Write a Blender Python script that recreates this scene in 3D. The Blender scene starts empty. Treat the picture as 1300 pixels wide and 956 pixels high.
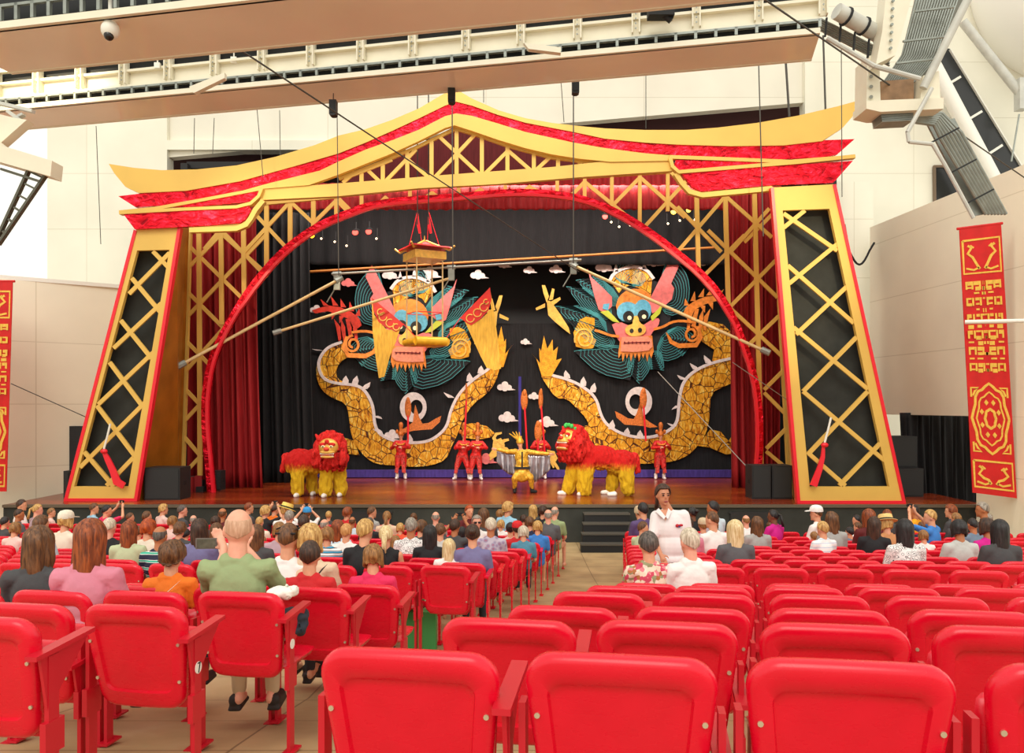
import bpy, bmesh, math, random
from math import sin, cos, pi, radians as R, atan2, sqrt, hypot
from mathutils import Vector, Matrix, noise
random.seed(7)
S = bpy.context.scene
C = S.collection
F, HY, CZ = 1050.0, 515.0, 3.2      # focal length in pixels, horizon row, eye height over the pit floor
def W(px, py, d): return Vector(((px-650)/F*d, d, CZ+(HY-py)/F*d))
def lin(c):
    return tuple(((v/255)/12.92 if v/255 <= .04045 else ((v/255+.055)/1.055)**2.4) for v in c)
# ---------------------------------------------------------------- materials
MATS = {}
def nd(nt, t, **kw):
    n = nt.nodes.new(t)
    for k, v in kw.items():
        if k in n.inputs: n.inputs[k].default_value = v
        else: setattr(n, k, v)
    return n
def mat(name, col, rough=.6, metal=0, var=0, scale=6, bump=0, bscale=40, stretch=None, emit=0, coat=0, spec=.5):
    if name in MATS: return MATS[name]
    m = bpy.data.materials.new(name); m.use_nodes = True; nt = m.node_tree
    b = nt.nodes['Principled BSDF']; c = (*lin(col), 1)
    b.inputs['Base Color'].default_value = c
    b.inputs['Roughness'].default_value = rough; b.inputs['Metallic'].default_value = metal
    b.inputs['Specular IOR Level'].default_value = spec
    b.inputs['Coat Weight'].default_value = coat
    if emit: b.inputs['Emission Color'].default_value = c; b.inputs['Emission Strength'].default_value = emit
    if var or bump:
        tc = nd(nt, 'ShaderNodeTexCoord'); mp = nd(nt, 'ShaderNodeMapping'); nt.links.new(tc.outputs['Object'], mp.inputs[0])
        if stretch: mp.inputs['Scale'].default_value = stretch
    if var:
        n = nd(nt, 'ShaderNodeTexNoise', Scale=scale, Detail=4.0); nt.links.new(mp.outputs[0], n.inputs['Vector'])
        cr = nd(nt, 'ShaderNodeValToRGB'); cr.color_ramp.elements[0].position = .3; cr.color_ramp.elements[1].position = .7
        cr.color_ramp.elements[0].color = (*[x*(1-var) for x in c[:3]], 1); cr.color_ramp.elements[1].color = (*[min(1, x*(1+var)+.02*var) for x in c[:3]], 1)
        nt.links.new(n.outputs['Fac'], cr.inputs[0]); nt.links.new(cr.outputs[0], b.inputs['Base Color'])
    if bump:
        n2 = nd(nt, 'ShaderNodeTexNoise', Scale=bscale, Detail=3.0); nt.links.new(mp.outputs[0], n2.inputs['Vector'])
        bp = nd(nt, 'ShaderNodeBump', Strength=bump, Distance=.03); nt.links.new(n2.outputs['Fac'], bp.inputs['Height']); nt.links.new(bp.outputs[0], b.inputs['Normal'])
    MATS[name] = m; return m
def base_mat(name, rough=.6, metal=0):
    m = bpy.data.materials.new(name); m.use_nodes = True; nt = m.node_tree; b = nt.nodes['Principled BSDF']
    b.inputs['Roughness'].default_value = rough; b.inputs['Metallic'].default_value = metal
    tc = nd(nt, 'ShaderNodeTexCoord'); MATS[name] = m
    return m, nt, b, tc
def ramp(nt, stops, interp='LINEAR'):
    cr = nd(nt, 'ShaderNodeValToRGB'); cr.color_ramp.interpolation = interp
    el = cr.color_ramp.elements
    while len(el) < len(stops): el.new(.5)
    for e, (p, c) in zip(el, stops): e.position = p; e.color = (*lin(c), 1)
    return cr
def mp(nt, tc, scale=(1,1,1), loc=(0,0,0), rot=(0,0,0), src='Object'):
    m = nd(nt, 'ShaderNodeMapping'); nt.links.new(tc.outputs[src], m.inputs[0])
    m.inputs['Scale'].default_value = scale; m.inputs['Location'].default_value = loc; m.inputs['Rotation'].default_value = rot
    return m
# ---------------------------------------------------------------- mesh builder
class MB:
    def __init__(s): s.v = []; s.f = []; s.m = []
    def add(s, vs, fs, mi=0):
        o = len(s.v); s.v += [Vector(v) for v in vs]; s.f += [[i+o for i in f] for f in fs]; s.m += [mi]*len(fs); return s
    def hull2(s, a, b, mi=0):           # two matching loops -> closed prism
        n = len(a)
        s.add(list(a)+list(b), [list(range(n)), list(range(2*n-1, n-1, -1))]+[[i, i+n, (i+1) % n+n, (i+1) % n] for i in range(n)], mi); return s
    def box(s, lo, hi, mi=0, mtx=None):
        x0, y0, z0 = lo; x1, y1, z1 = hi
        vs = [Vector(p) for p in ((x0,y0,z0),(x1,y0,z0),(x1,y1,z0),(x0,y1,z0),(x0,y0,z1),(x1,y0,z1),(x1,y1,z1),(x0,y1,z1))]
        if mtx: vs = [mtx @ v for v in vs]
        return s.add(vs, [[0,3,2,1],[4,5,6,7],[0,1,5,4],[1,2,6,5],[2,3,7,6],[3,0,4,7]], mi)
    def pp(s, pts, d, t=.06, mi=0):     # polygon traced at distance d, thickness t going away
        a = [W(x, y, d) for x, y in pts]
        ar = sum(pts[i][0]*pts[(i+1) % len(pts)][1]-pts[(i+1) % len(pts)][0]*pts[i][1] for i in range(len(pts)))
        if ar > 0: a = a[::-1]
        return s.hull2(a, [v+Vector((0, t, 0)) for v in a], mi)
    def bar(s, x0, y0, x1, y1, w, d, t=.06, mi=0):
        s.k = (getattr(s, 'k', 0)+1) % 23; d -= s.k*.0017
        L = hypot(x1-x0, y1-y0) or 1; nx, ny = -(y1-y0)/L*w/2, (x1-x0)/L*w/2
        return s.pp([(x0+nx, y0+ny), (x1+nx, y1+ny), (x1-nx, y1-ny), (x0-nx, y0-ny)], d, t, mi)
    def strip(s, pts, w, d, t=.06, mi=0):   # thick ribbon along a polyline (w: number or list)
        n = len(pts); L = []; Rr = []
        for i, (x, y) in enumerate(pts):
            a = pts[max(i-1, 0)]; b = pts[min(i+1, n-1)]; l = hypot(b[0]-a[0], b[1]-a[1]) or 1
            ww = w[i] if isinstance(w, (list, tuple)) else w
            nx, ny = -(b[1]-a[1])/l*ww/2, (b[0]-a[0])/l*ww/2
            L.append((x+nx, y+ny)); Rr.append((x-nx, y-ny))
        o = Vector((0, t, 0)); vs = []
        for l, r in zip(L, Rr):
            p, q = W(*l, d), W(*r, d); vs += [p, q, q+o, p+o]
        fs = []
        for i in range(n-1):
            k = 4*i
            for j in range(4): fs.append([k+j, k+(j+1) % 4, k+4+(j+1) % 4, k+4+j])
        fs += [[3, 2, 1, 0], [4*n-4, 4*n-3, 4*n-2, 4*n-1]]
        return s.add(vs, fs, mi)
    def tube(s, p0, p1, r, n=8, mi=0, r1=None):
        p0, p1 = Vector(p0), Vector(p1); r1 = r if r1 is None else r1
        z = (p1-p0)
        if z.length < 1e-6: return s
        z.normalize(); x = z.orthogonal().normalized(); y = z.cross(x)
        a = [p0+(x*cos(2*pi*i/n)+y*sin(2*pi*i/n))*r for i in range(n)]; b = [p1+(x*cos(2*pi*i/n)+y*sin(2*pi*i/n))*r1 for i in range(n)]
        s.add(a+b, [list(range(n-1, -1, -1)), list(range(n, 2*n))]+[[i, (i+1) % n, (i+1) % n+n, i+n] for i in range(n)], mi); return s
    def path(s, pts, r, n=6, mi=0):
        for a, b in zip(pts, pts[1:]): s.tube(a, b, r, n, mi)
        return s
    def ell(s, c, r, n=12, m=8, mi=0, rot=None):
        c = Vector(c); r = (r, r, r) if not isinstance(r, (tuple, list)) else r
        vs = [Vector((0, 0, r[2]))]
        for j in range(1, m):
            for i in range(n): vs.append(Vector((r[0]*sin(pi*j/m)*cos(2*pi*i/n), r[1]*sin(pi*j/m)*sin(2*pi*i/n), r[2]*cos(pi*j/m))))
        vs.append(Vector((0, 0, -r[2])))
        if rot: vs = [rot @ v for v in vs]
        fs = [[0, 1+i, 1+(i+1) % n] for i in range(n)]
        for j in range(m-2):
            for i in range(n): a = 1+j*n; fs.append([a+i, a+n+i, a+n+(i+1) % n, a+(i+1) % n])
        a = 1+(m-2)*n; fs += [[a+i, len(vs)-1, a+(i+1) % n] for i in range(n)]
        return s.add([v+c for v in vs], fs, mi)
    def cap(s, p0, r0, p1, r1, n=10):
        s.tube(p0, p1, r0, n, 0, r1); s.ell(p0, r0, n, 6); s.ell(p1, r1, n, 6); return s
    def rings(s, rs, close=True, cap0=True, cap1=True, mi=0):
        n = len(rs[0]); vs = [p for r in rs for p in r]; fs = []
        for j in range(len(rs)-1):
            for i in range(n if close else n-1): fs.append([j*n+i, j*n+(i+1) % n, (j+1)*n+(i+1) % n, (j+1)*n+i])
        if cap0: fs.append(list(range(n-1, -1, -1)))
        if cap1: fs.append([(len(rs)-1)*n+i for i in range(n)])
        return s.add(vs, fs, mi)
    def mesh(s, name, smooth=None):
        me = bpy.data.meshes.new(name); me.from_pydata([tuple(v) for v in s.v], [], s.f); me.update()
        b = bmesh.new(); b.from_mesh(me); bmesh.ops.recalc_face_normals(b, faces=b.faces); b.to_mesh(me); b.free()
        me.polygons.foreach_set('material_index', s.m)
        if smooth is not None:
            me.polygons.foreach_set('use_smooth', [True]*len(s.f))
            if smooth < 179: me.set_sharp_from_angle(angle=R(smooth))
        return me
def tag(o, label=None, cat=None, group=None, kind=None):
    if label: o['label'] = label
    if cat: o['category'] = cat
    if group: o['group'] = group
    if kind: o['kind'] = kind
    return o
def link(name, me, mats=None, parent=None, loc=(0, 0, 0), rot=0):
    o = bpy.data.objects.new(name, me); C.objects.link(o)
    if mats is not None and me:
        mats = mats if isinstance(mats, (list, tuple)) else [mats]
        if not len(me.materials):
            for m in mats: me.materials.append(m)
        else:
            for i, m in enumerate(mats):
                if i < len(me.materials) and me.materials[i] != m: o.material_slots[i].link = 'OBJECT'; o.material_slots[i].material = m
    o.location = loc; o.rotation_euler = (0, 0, rot)
    if parent: o.parent = parent
    return o
def obj(name, mb, mats, parent=None, smooth=None, org=None):
    # world-space builder -> object; its origin is its parent's place, or its own base
    if parent is None:
        if org is None:
            lo = Vector([min(v[i] for v in mb.v) for i in range(3)]); hi = Vector([max(v[i] for v in mb.v) for i in range(3)])
            org = Vector(((lo.x+hi.x)/2, (lo.y+hi.y)/2, lo.z))
        off = Vector(org)
    else:
        off = wloc(parent)
    mb.v = [v-off for v in mb.v]
    return link(name, mb.mesh(name, smooth), mats, parent, off if parent is None else (0, 0, 0))
def wloc(o):
    p = Vector(o.location)
    while o.parent: o = o.parent; p += Vector(o.location)
    return p
def thing(name, label, cat, loc, group=None):
    o = bpy.data.objects.new(name, None); o.empty_display_size = .1; C.objects.link(o); o.location = loc
    return tag(o, label, cat, group)
def struct(name, mb, m, smooth=None): return tag(obj(name, mb, m, None, smooth), kind='structure')
def remesh(mb, vox, name, sm=4):
    o = bpy.data.objects.new('tmp', mb.mesh('tmp')); C.objects.link(o)
    m = o.modifiers.new('r', 'REMESH'); m.mode = 'VOXEL'; m.voxel_size = vox; m.use_smooth_shade = True
    if sm: k = o.modifiers.new('s', 'SMOOTH'); k.iterations = sm; k.factor = .5
    dg = bpy.context.evaluated_depsgraph_get(); me = bpy.data.meshes.new_from_object(o.evaluated_get(dg)); me.name = name
    old = o.data; bpy.data.objects.remove(o); bpy.data.meshes.remove(old)
    me.materials.clear(); me.polygons.foreach_set('use_smooth', [True]*len(me.polygons))
    return me
# ---------------------------------------------------------------- shared materials
GOLD = mat('gold_paint', (226, 184, 88), .55, 0, .05, 1.2)
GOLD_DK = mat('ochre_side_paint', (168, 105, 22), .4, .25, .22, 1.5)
def foil():
    m, nt, b, tc = base_mat('red_foil', .22, .75)
    n = nd(nt, 'ShaderNodeTexNoise', Scale=3.2, Detail=5.0, Distortion=1.5); nt.links.new(mp(nt, tc, (1, 1, 1.6)).outputs[0], n.inputs['Vector'])
    cr = ramp(nt, [(.3, (150, 0, 20)), (.5, (225, 8, 34)), (.72, (255, 40, 70))]); nt.links.new(n.outputs['Fac'], cr.inputs[0]); nt.links.new(cr.outputs[0], b.inputs['Base Color'])
    bp = nd(nt, 'ShaderNodeBump', Strength=.55, Distance=.12); nt.links.new(n.outputs['Fac'], bp.inputs['Height']); nt.links.new(bp.outputs[0], b.inputs['Normal'])
    return m
RFOIL = foil()
REDP = mat('red_edge_paint', (238, 30, 50), .35)
BLACKP = mat('black_panel_cloth', (48, 50, 46), .9, 0, .15, 3)
BLACK = mat('black_matt', (22, 22, 24), .7)
BLACKC = mat('black_curtain_cloth', (20, 19, 22), .95, 0, .2, 8, stretch=(6, 6, .5))
REDC = mat('red_velvet', (150, 4, 12), .75, 0, .2, 5, stretch=(4, 4, .4))
IVORY = mat('ivory_steel_paint', (236, 230, 208), .5, 0, .04, 3)
GREY = mat('galvanised_steel', (150, 156, 150), .45, .5, .12, 8)
GREYL = mat('light_grey_steel', (200, 200, 192), .5, .1, .1, 5)
DARK = mat('dark_recess', (40, 42, 44), .85)
WHITE = mat('white_paint', (240, 238, 228), .55)
WIREM = mat('dark_wire', (70, 66, 60), .6)
SOFF = mat('glossy_soffit_panel', (250, 234, 216), .32, 0, .08, .5, .1, .6, coat=.25)
GSEQ = mat('gold_sequin', (235, 165, 40), .35, .45, .25, 10, .5, 30)
# ---------------------------------------------------------------- floor profile and venue shell
PROF = [(-1, -.22), (0, -.34), (2.1, -.62), (2.9, -.742), (3.55, -.856), (4.25, -.955), (5.2, -1.13), (6.1, -1.307), (7.57, -1.46), (8.35, -1.583), (9.1, -1.68), (9.9, -1.78),
        (10.7, -1.885), (11.5, -1.98), (12.3, -2.07), (13.1, -2.16), (13.9, -2.24), (14.7, -2.30), (15.5, -2.33), (16.6, -2.35), (30, -2.35)]
def top_z(d):
    for (a, za), (b, zb) in zip(PROF, PROF[1:]):
        if d <= b: return CZ+za+(zb-za)*(d-a)/(b-a)
    return CZ+PROF[-1][1]
def floor_z(d): return top_z(d)-.85
SZ = CZ-2.32                                    # stage floor height
def floor_mat():
    m, nt, b, tc = base_mat('worn_concrete', .55)
    n = nd(nt, 'ShaderNodeTexNoise', Scale=1.3, Detail=8.0); nt.links.new(mp(nt, tc).outputs[0], n.inputs['Vector'])
    cr = ramp(nt, [(.3, (158, 132, 96)), (.55, (190, 162, 118)), (.75, (205, 182, 142))]); nt.links.new(n.outputs['Fac'], cr.inputs[0])
    br = nd(nt, 'ShaderNodeTexBrick', Scale=1.0); br.offset = 0
    nt.links.new(mp(nt, tc).outputs[0], br.inputs['Vector']); br.inputs['Brick Width'].default_value = 1.5; br.inputs['Row Height'].default_value = .8
    br.inputs['Mortar Size'].default_value = .008; br.inputs['Color1'].default_value = (1, 1, 1, 1); br.inputs['Color2'].default_value = (.9, .9, .88, 1); br.inputs['Mortar'].default_value = (.45, .42, .4, 1)
    mx = nd(nt, 'ShaderNodeMix', data_type='RGBA', blend_type='MULTIPLY'); mx.inputs[0].default_value = 1
    nt.links.new(cr.outputs[0], mx.inputs[6]); nt.links.new(br.outputs[0], mx.inputs[7]); nt.links.new(mx.outputs[2], b.inputs['Base Color'])
    return m
mb = MB(); ys = [-1, 0, .8, 1.6] + [2.1+.4*i for i in range(38)] + [17.6, 19.4]; row = []
for y in ys: row.append([Vector((-14, y, floor_z(y))), Vector((14, y, floor_z(y)))])
vs = [p for r in row for p in r]; n = len(ys)
mb.add(vs+[v-Vector((0, 0, .3)) for v in vs], [[2*i, 2*i+1, 2*i+3, 2*i+2] for i in range(n-1)]+[[2*n+2*i, 2*n+2*i+2, 2*n+2*i+3, 2*n+2*i+1] for i in range(n-1)]
       + [[0, 2*n, 2*n+1, 1], [2*n-2, 2*n-1, 4*n-1, 4*n-2]])
struct('floor', mb, floor_mat())
# stage
def stage_mat():
    m, nt, b, tc = base_mat('glossy_stage_boards', .24)
    n = nd(nt, 'ShaderNodeTexNoise', Scale=1.1, Detail=5.0); nt.links.new(mp(nt, tc, (.4, 1, 1)).outputs[0], n.inputs['Vector'])
    cr = ramp(nt, [(.3, (88, 26, 12)), (.55, (140, 52, 20)), (.75, (176, 84, 34))]); nt.links.new(n.outputs['Fac'], cr.inputs[0]); nt.links.new(cr.outputs[0], b.inputs['Base Color'])
    bp = nd(nt, 'ShaderNodeBump', Strength=.08, Distance=.02); nt.links.new(n.outputs['Fac'], bp.inputs['Height']); nt.links.new(bp.outputs[0], b.inputs['Normal'])
    return m
STG = stage_mat()
mb = MB(); mb.box((-11.9, 19.35, 0), (11.1, 28, SZ-.06), 1); mb.box((-11.9, 19.3, SZ-.06), (11.1, 19.42, SZ+.004), 2); mb.box((-11.9, 19.42, SZ-.06), (11.1, 28, SZ), 0)
struct('stage_platform', mb, [STG, BLACKP, mat('stage_nosing', (96, 84, 70), .5)])
t = thing('stage_steps', 'flight of four black steps up to the stage at the aisle end', 'steps', (1.9, 18.6, 0))
for k in range(4):
    y0 = 18.0+.32*k; h = .18*(k+1)
    x0, x1 = (738+3*k-650)/F*18, (793+650*0-650)/F*18+.25
    m_ = MB(); m_.box((x0, y0, h-.18 if k else 0), (x1, y0+.32 if k < 3 else 19.34, h-.03)); m_.box((x0-.01, y0-.015, h-.03), (x1+.01, (y0+.32) if k < 3 else 19.34, h), 1)
    if k: m_.box((x0, y0, 0), (x1, 19.34 if k == 3 else y0+.32, h-.18))
    obj('step', m_, [BLACK, mat('worn_step_edge', (78, 74, 66), .6)], t)
# access hatch panels on the stage face
for px in (468, 955):
    m_ = MB(); a = W(px-28, 652, 19.33); c = W(px+28, 668, 19.33); m_.box((a.x, 19.3, c.z), (c.x, 19.36, a.z)); m_.box((a.x-.04, 19.31, c.z-.04), (c.x+.04, 19.36, c.z)); m_.box((a.x-.04, 19.31, a.z), (c.x+.04, 19.36, a.z+.04))
    tag(obj('vent_panel', m_, mat('charcoal_panel', (36, 36, 38), .5)), 'dark vent panel in the stage front '+('behind the left audience' if px < 600 else 'behind the right audience'), 'panel', 'vent panels in the stage front')
# building walls
def wall_mat(name, seams, col=(243, 239, 222)):
    m, nt, b, tc = base_mat(name, .8)
    n = nd(nt, 'ShaderNodeTexNoise', Scale=.5, Detail=5.0); nt.links.new(mp(nt, tc).outputs[0], n.inputs['Vector'])
    cr = ramp(nt, [(.3, tuple(int(c*.95) for c in col)), (.7, col)]); nt.links.new(n.outputs['Fac'], cr.inputs[0])
    br = nd(nt, 'ShaderNodeTexBrick', Scale=1.0); br.offset = 0
    nt.links.new(mp(nt, tc, rot=(pi/2, 0, 0)).outputs[0], br.inputs['Vector']); br.inputs['Brick Width'].default_value = seams[0]; br.inputs['Row Height'].default_value = seams[1]
    br.inputs['Mortar Size'].default_value = .012; br.inputs['Mortar Smooth'].default_value = .3; br.inputs['Color1'].default_value = (1, 1, 1, 1); br.inputs['Color2'].default_value = (.985, .985, .98, 1); br.inputs['Mortar'].default_value = (.8, .78, .73, 1)
    mx = nd(nt, 'ShaderNodeMix', data_type='RGBA', blend_type='MULTIPLY'); mx.inputs[0].default_value = 1
    nt.links.new(cr.outputs[0], mx.inputs[6]); nt.links.new(br.outputs[0], mx.inputs[7]); nt.links.new(mx.outputs[2], b.inputs['Base Color'])
    return m
WM = wall_mat('cream_wall_panels', (5.2, 1.75)); WM2 = wall_mat('cream_side_wall', (60, 1.62), (250, 243, 220))
D0 = 26.0
def XZ(px, py, d): v = W(px, py, d); return v.x, v.z
xl, zt = XZ(212, 60, D0); xr, _ = XZ(1022, 60, D0)
# back wall of the house: left pier, right pier, strip above the recess (leaves the stage opening and a recess)
xa, _ = XZ(60, 60, D0); xb = 18
zr = XZ(0, 205, D0)[1]
mb = MB()
mb.box((xa, D0, 0), (xl, D0+.5, 16)); mb.box((xr, D0, 0), (XZ(1420, 0, D0)[0], D0+.5, 16))
mb.box((xl, D0, XZ(0, 190, D0)[1]), (xr, D0+.5, XZ(0, 178, D0)[1]))
struct('wall_back', mb, WM)
mb = MB(); mb.pp([(212, -10), (1022, -10), (1022, 130), (212, 200)], D0+.15, .35); struct('wall_fascia', mb, wall_mat('cream_fascia', (5, 1.9), (236, 232, 216)))
mb = MB(); mb.pp([(205, 120), (1030, 120), (1030, 260), (205, 260)], D0+1.2, .2); struct('wall_recess', mb, mat('maroon_dark_recess', (58, 26, 28), .9))
# lower left wall, angled and returning to the stage
def slab(name, pts, z0, z1, m, t=.3):
    mb = MB(); a = [Vector((x, y, z0)) for x, y in pts]; n_ = len(pts)
    off = [Vector((0, t, 0))]*n_
    for i in range(n_-1):
        p, q = Vector((*pts[i], 0)), Vector((*pts[i+1], 0)); nn = Vector((-(q-p).y, (q-p).x, 0)).normalized()*t
        mb.hull2([Vector((p.x, p.y, z0)), Vector((q.x, q.y, z0)), Vector((q.x, q.y, z1)), Vector((p.x, p.y, z1))], [Vector((p.x, p.y, z0))+nn, Vector((q.x, q.y, z0))+nn, Vector((q.x, q.y, z1))+nn, Vector((p.x, p.y, z1))+nn])
    return struct(name, mb, m)
zl = W(18, 355, 21.2).z
slab('wall_left', [(-14.2, 12), (-13.6, 20.6), (-10.3, 23.2)], 0, zl, WM2)
mb = MB(); mb.hull2([Vector((-14.35, 12, zl)), Vector((-13.72, 20.55, zl)), Vector((-10.3, 23.1, zl)), Vector((-10.3, 23.6, zl)), Vector((-14.6, 20.9, zl)), Vector((-14.9, 12, zl))],
                    [Vector((-14.35, 12, zl+.1)), Vector((-13.72, 20.55, zl+.1)), Vector((-10.3, 23.1, zl+.1)), Vector((-10.3, 23.6, zl+.1)), Vector((-14.6, 20.9, zl+.1)), Vector((-14.9, 12, zl+.1))])
struct('trim_1', mb, WHITE)
# right side wall: overhanging band over a curtained opening, solid pier nearer the audience
zt_ = W(1117, 300, 24).z+.25; zu = W(1150, 526, 23.5).z
A, B_, Cc = (10.72, 24.0), (11.25, 18.4), (11.8, 12)
slab('wall_right', [A, B_, Cc], zu, zt_, WM2, -.35)
slab('wall_right', [(11.15, 19.28), B_, Cc], 0, zu, WM2, -.35)
slab('wall_right_return', [(9.6, 24.6), (10.75, 24.6)], 0, zt_+1.5, WM)
mb = MB()
for (p, q) in ((A, B_), (B_, Cc)):
    mb.hull2([Vector((p[0]-.05, p[1], zt_)), Vector((q[0]-.05, q[1], zt_)), Vector((q[0]+.6, q[1], zt_)), Vector((p[0]+.6, p[1], zt_))], [Vector((p[0]-.05, p[1], zt_+.09)), Vector((q[0]-.05, q[1], zt_+.09)), Vector((q[0]+.6, q[1], zt_+.09)), Vector((p[0]+.6, p[1], zt_+.09))])
struct('trim_2', mb, WHITE)
# dark doorway beside the left tower
mb = MB(); mb.pp([(88, 541), (108, 541), (108, 660), (88, 660)], 22.0, .1, 0); struct('door_1', mb, DARK)
# window in the right wall
mb = MB(); mb.pp([(1186, 212), (1215, 212), (1235, 280), (1188, 290)], 25.9, .1, 0); mb.bar(1186, 211, 1216, 211, 3, 25.86, .1, 1); mb.bar(1187, 211, 1188, 290, 2.5, 25.86, .1, 1); mb.bar(1200, 212, 1215, 235, 2, 25.86, .08, 1)
struct('window_1', mb, [mat('dark_window_glass', (34, 36, 38), .15), mat('bronze_window_frame', (120, 100, 80), .5)])
# stage house: unseen black top and sides, added to keep its inside dark
mb = MB(); mb.box((-9.6, 24.4, 10.2), (9.4, 29, 10.4)); struct('unseen_ceiling', mb, BLACK)
mb = MB(); mb.box((-9.7, 24.2, 0), (-9.5, 29, 10.3)); struct('unseen_wing_left', mb, BLACK)
mb = MB(); mb.box((9.3, 24.2, 0), (9.5, 29, 10.3)); struct('unseen_wing_right', mb, BLACK)
mb = MB(); mb.box((-9.6, 28.6, 0), (9.4, 28.8, 10.3)); struct('wall_stage_rear', mb, BLACK)
# glazed strip running down at the right, white pipe beside it, big white vessel-like roof bulge
m_ = MB(); m_.pp([(1186, 58), (1206, 62), (1318, 244), (1320, 270), (1284, 270)], 25.2, .15, 0)
for x0, y0, x1, y1 in ((1200,109,1220,97),(1227,153,1247,141),(1253,197,1273,184),(1278,241,1300,227)): m_.bar(x0, y0, x1, y1, 3, 25.1, .1, 1)
m_.bar(1207, 62, 1316, 240, 1.5, 25.12, .1, 1)
t_ = struct('window_2', m_, [mat('dark_strip_glass', (46, 48, 50), .2), WHITE])
m_ = MB(); m_.tube(W(1178, 70, 24.6), W(1284, 270, 24.6), .22, 12)
tag(obj('drain_pipe', m_, WHITE, None, 40), 'thick white pipe running down beside the dark glazed strip', 'pipe')
m_ = MB(); m_.ell(tuple(W(1352, -38, 25.4)), (2.75, 2.4, 3.3), 40, 28); tag(obj('roof_dome', m_, mat('white_dome_skin', (245, 243, 236), .5), None, 179), 'big white rounded dome at the top right corner', 'dome')
m_ = MB(); m_.tube(W(1222, 27, 24.5), W(1296, 120, 24.5), .13, 10); m_.box(tuple(W(1287, 142, 24.6)), tuple(W(1306, 98, 24.3)))
tag(obj('drain_pipe', m_, GREYL, None, 40), 'thin grey pipe with a square box end below the white dome', 'pipe')
m_ = MB(); m_.tube(W(1294, 145, 24.4), W(1284, 205, 24.4), .025, 6); tag(obj('hanging_rod', m_, GREY), 'thin rod hanging from the grey pipe at top right', 'rod')
# ---------------------------------------------------------------- steel gantries over the auditorium
def gantry(pa, pb, zs, sw, label, n_post, n_small, pxw):
    # pa, pb: (x, y) plan ends of the front lower edge; zs: soffit height, band, channel, window band
    a, b = Vector((*pa, 0)), Vector((*pb, 0)); u = (b-a).normalized(); L = (b-a).length; v = Vector((-u.y, u.x, 0))
    z0, z1, z2, z3 = zs
    t = thing('lighting_gantry', label, 'gantry', (a.x, a.y, z0), 'gantries across the top')
    def q(s, w, z): p = a+u*s+v*w; return Vector((p.x, p.y, z))
    def bx(m, s0, s1, w0, w1, za, zb, mi=0):
        m.hull2([q(s0, w0, za), q(s1, w0, za), q(s1, w1, za), q(s0, w1, za)], [q(s0, w0, zb), q(s1, w0, zb), q(s1, w1, zb), q(s0, w1, zb)], mi)
    m = MB(); bx(m, 0, L, .02, sw, z0, z0+.05); obj('soffit', m, SOFF, t)
    m = MB(); bx(m, 0, L, -.03, .05, z0, z0+.075); bx(m, 0, L, sw-.03, sw+.02, z0-.01, z0+.04); obj('edge_flashing', m, IVORY, t)
    m = MB()
    for i in range(n_small+1):
        s = L*i/n_small; bx(m, s-.02, s+.02, 0, .04, z0+.1, z1)
    bx(m, 0, L, .0, .04, z1-.03, z1); obj('strut_band', m, GREY, t)
    m = MB(); bx(m, 0, L, .14, .18, z0+.05, z3+(.0 if z2 > z1 else .35)); obj('backing', m, DARK, t)
    if z2 > z1:
        m = MB(); bx(m, 0, L, .1, .13, z1, z2); bx(m, 0, L, .02, .12, z1, z1+.04); bx(m, 0, L, .02, .12, z2-.04, z2); obj('channel', m, IVORY, t)
        m = MB(); bx(m, 0, L, .0, .08, z3-.04, z3+.02); obj('top_rail', m, IVORY, t)
        for i in range(n_post+1):
            s = L*(i+.05)/n_post; m = MB(); bx(m, s-.06, s-.04, -.03, .09, z1+.05, z3); bx(m, s+.04, s+.06, -.03, .09, z1+.05, z3); bx(m, s-.06, s+.06, .05, .07, z1+.05, z3)
            for k in range(5): p = q(s, -.03, z1+.1+k*(z3-z1-.15)/5); m.tube(p, p-v*.012, .012, 6, 1)
            obj('post', m, [IVORY, GREY], t)
    return t, q, L
def at_z(px, py, z): d = z*F/(HY-py); v = W(px, py, d); return (v.x, v.y)
p1, p2 = at_z(-60, 147, 5.0), at_z(1041, 43, 5.0)
g2, q2, L2 = gantry(p1, p2, (CZ+5.0, CZ+5.21, CZ+5.50, CZ+5.70), .86, 'long ivory steel gantry with peach soffit just above the golden roof peak', 17, 52, 0)
p1, p2 = at_z(-80, 47, 4.08), at_z(1000, -75, 4.08)
g1, q1, L1 = gantry(p1, p2, (CZ+4.08, CZ+4.36, CZ+4.36, CZ+4.4), 1.02, 'nearest gantry with wide glossy peach soffit at the very top', 0, 44, 0)
# small fittings clipped to the lower gantry
for px in (200, 297, 471, 620, 699, 880):
    d = 13.9-2.3*px/1041; a = W(px, 76-.075*(px-200)+4, d-.1); m_ = MB(); m_.tube(a+Vector((0, 0, .28)), a, .012, 6); m_.box((a.x-.045, a.y-.03, a.z-.09), (a.x+.045, a.y+.03, a.z))
    tag(obj('junction_box', m_, WHITE), 'small white junction box on a rod, gantry bay above '+{200: 'the left eave', 297: 'the upper left cables', 471: 'the left roof slope', 620: 'the roof peak, right side', 699: 'the hanging black speaker', 880: 'the right roof slope'}[px], 'junction box', 'junction boxes on the gantry')
for x0, y0, x1, y1, nm in ((240, 116, 285, 98, 'left'), (665, 60, 712, 66, 'middle')):
    d = 13.4-2.2*x0/1041; m_ = MB(); m_.pp([(x0, y0-6), (x1, y1-6), (x1, y1+1), (x0+6, y0+2)], d-.35, .1)
    tag(obj('floodlight', m_, IVORY), f'flat ivory floodlight tray fixed to the {nm} part of the gantry', 'floodlight', 'floodlight trays on the gantry')
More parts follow.
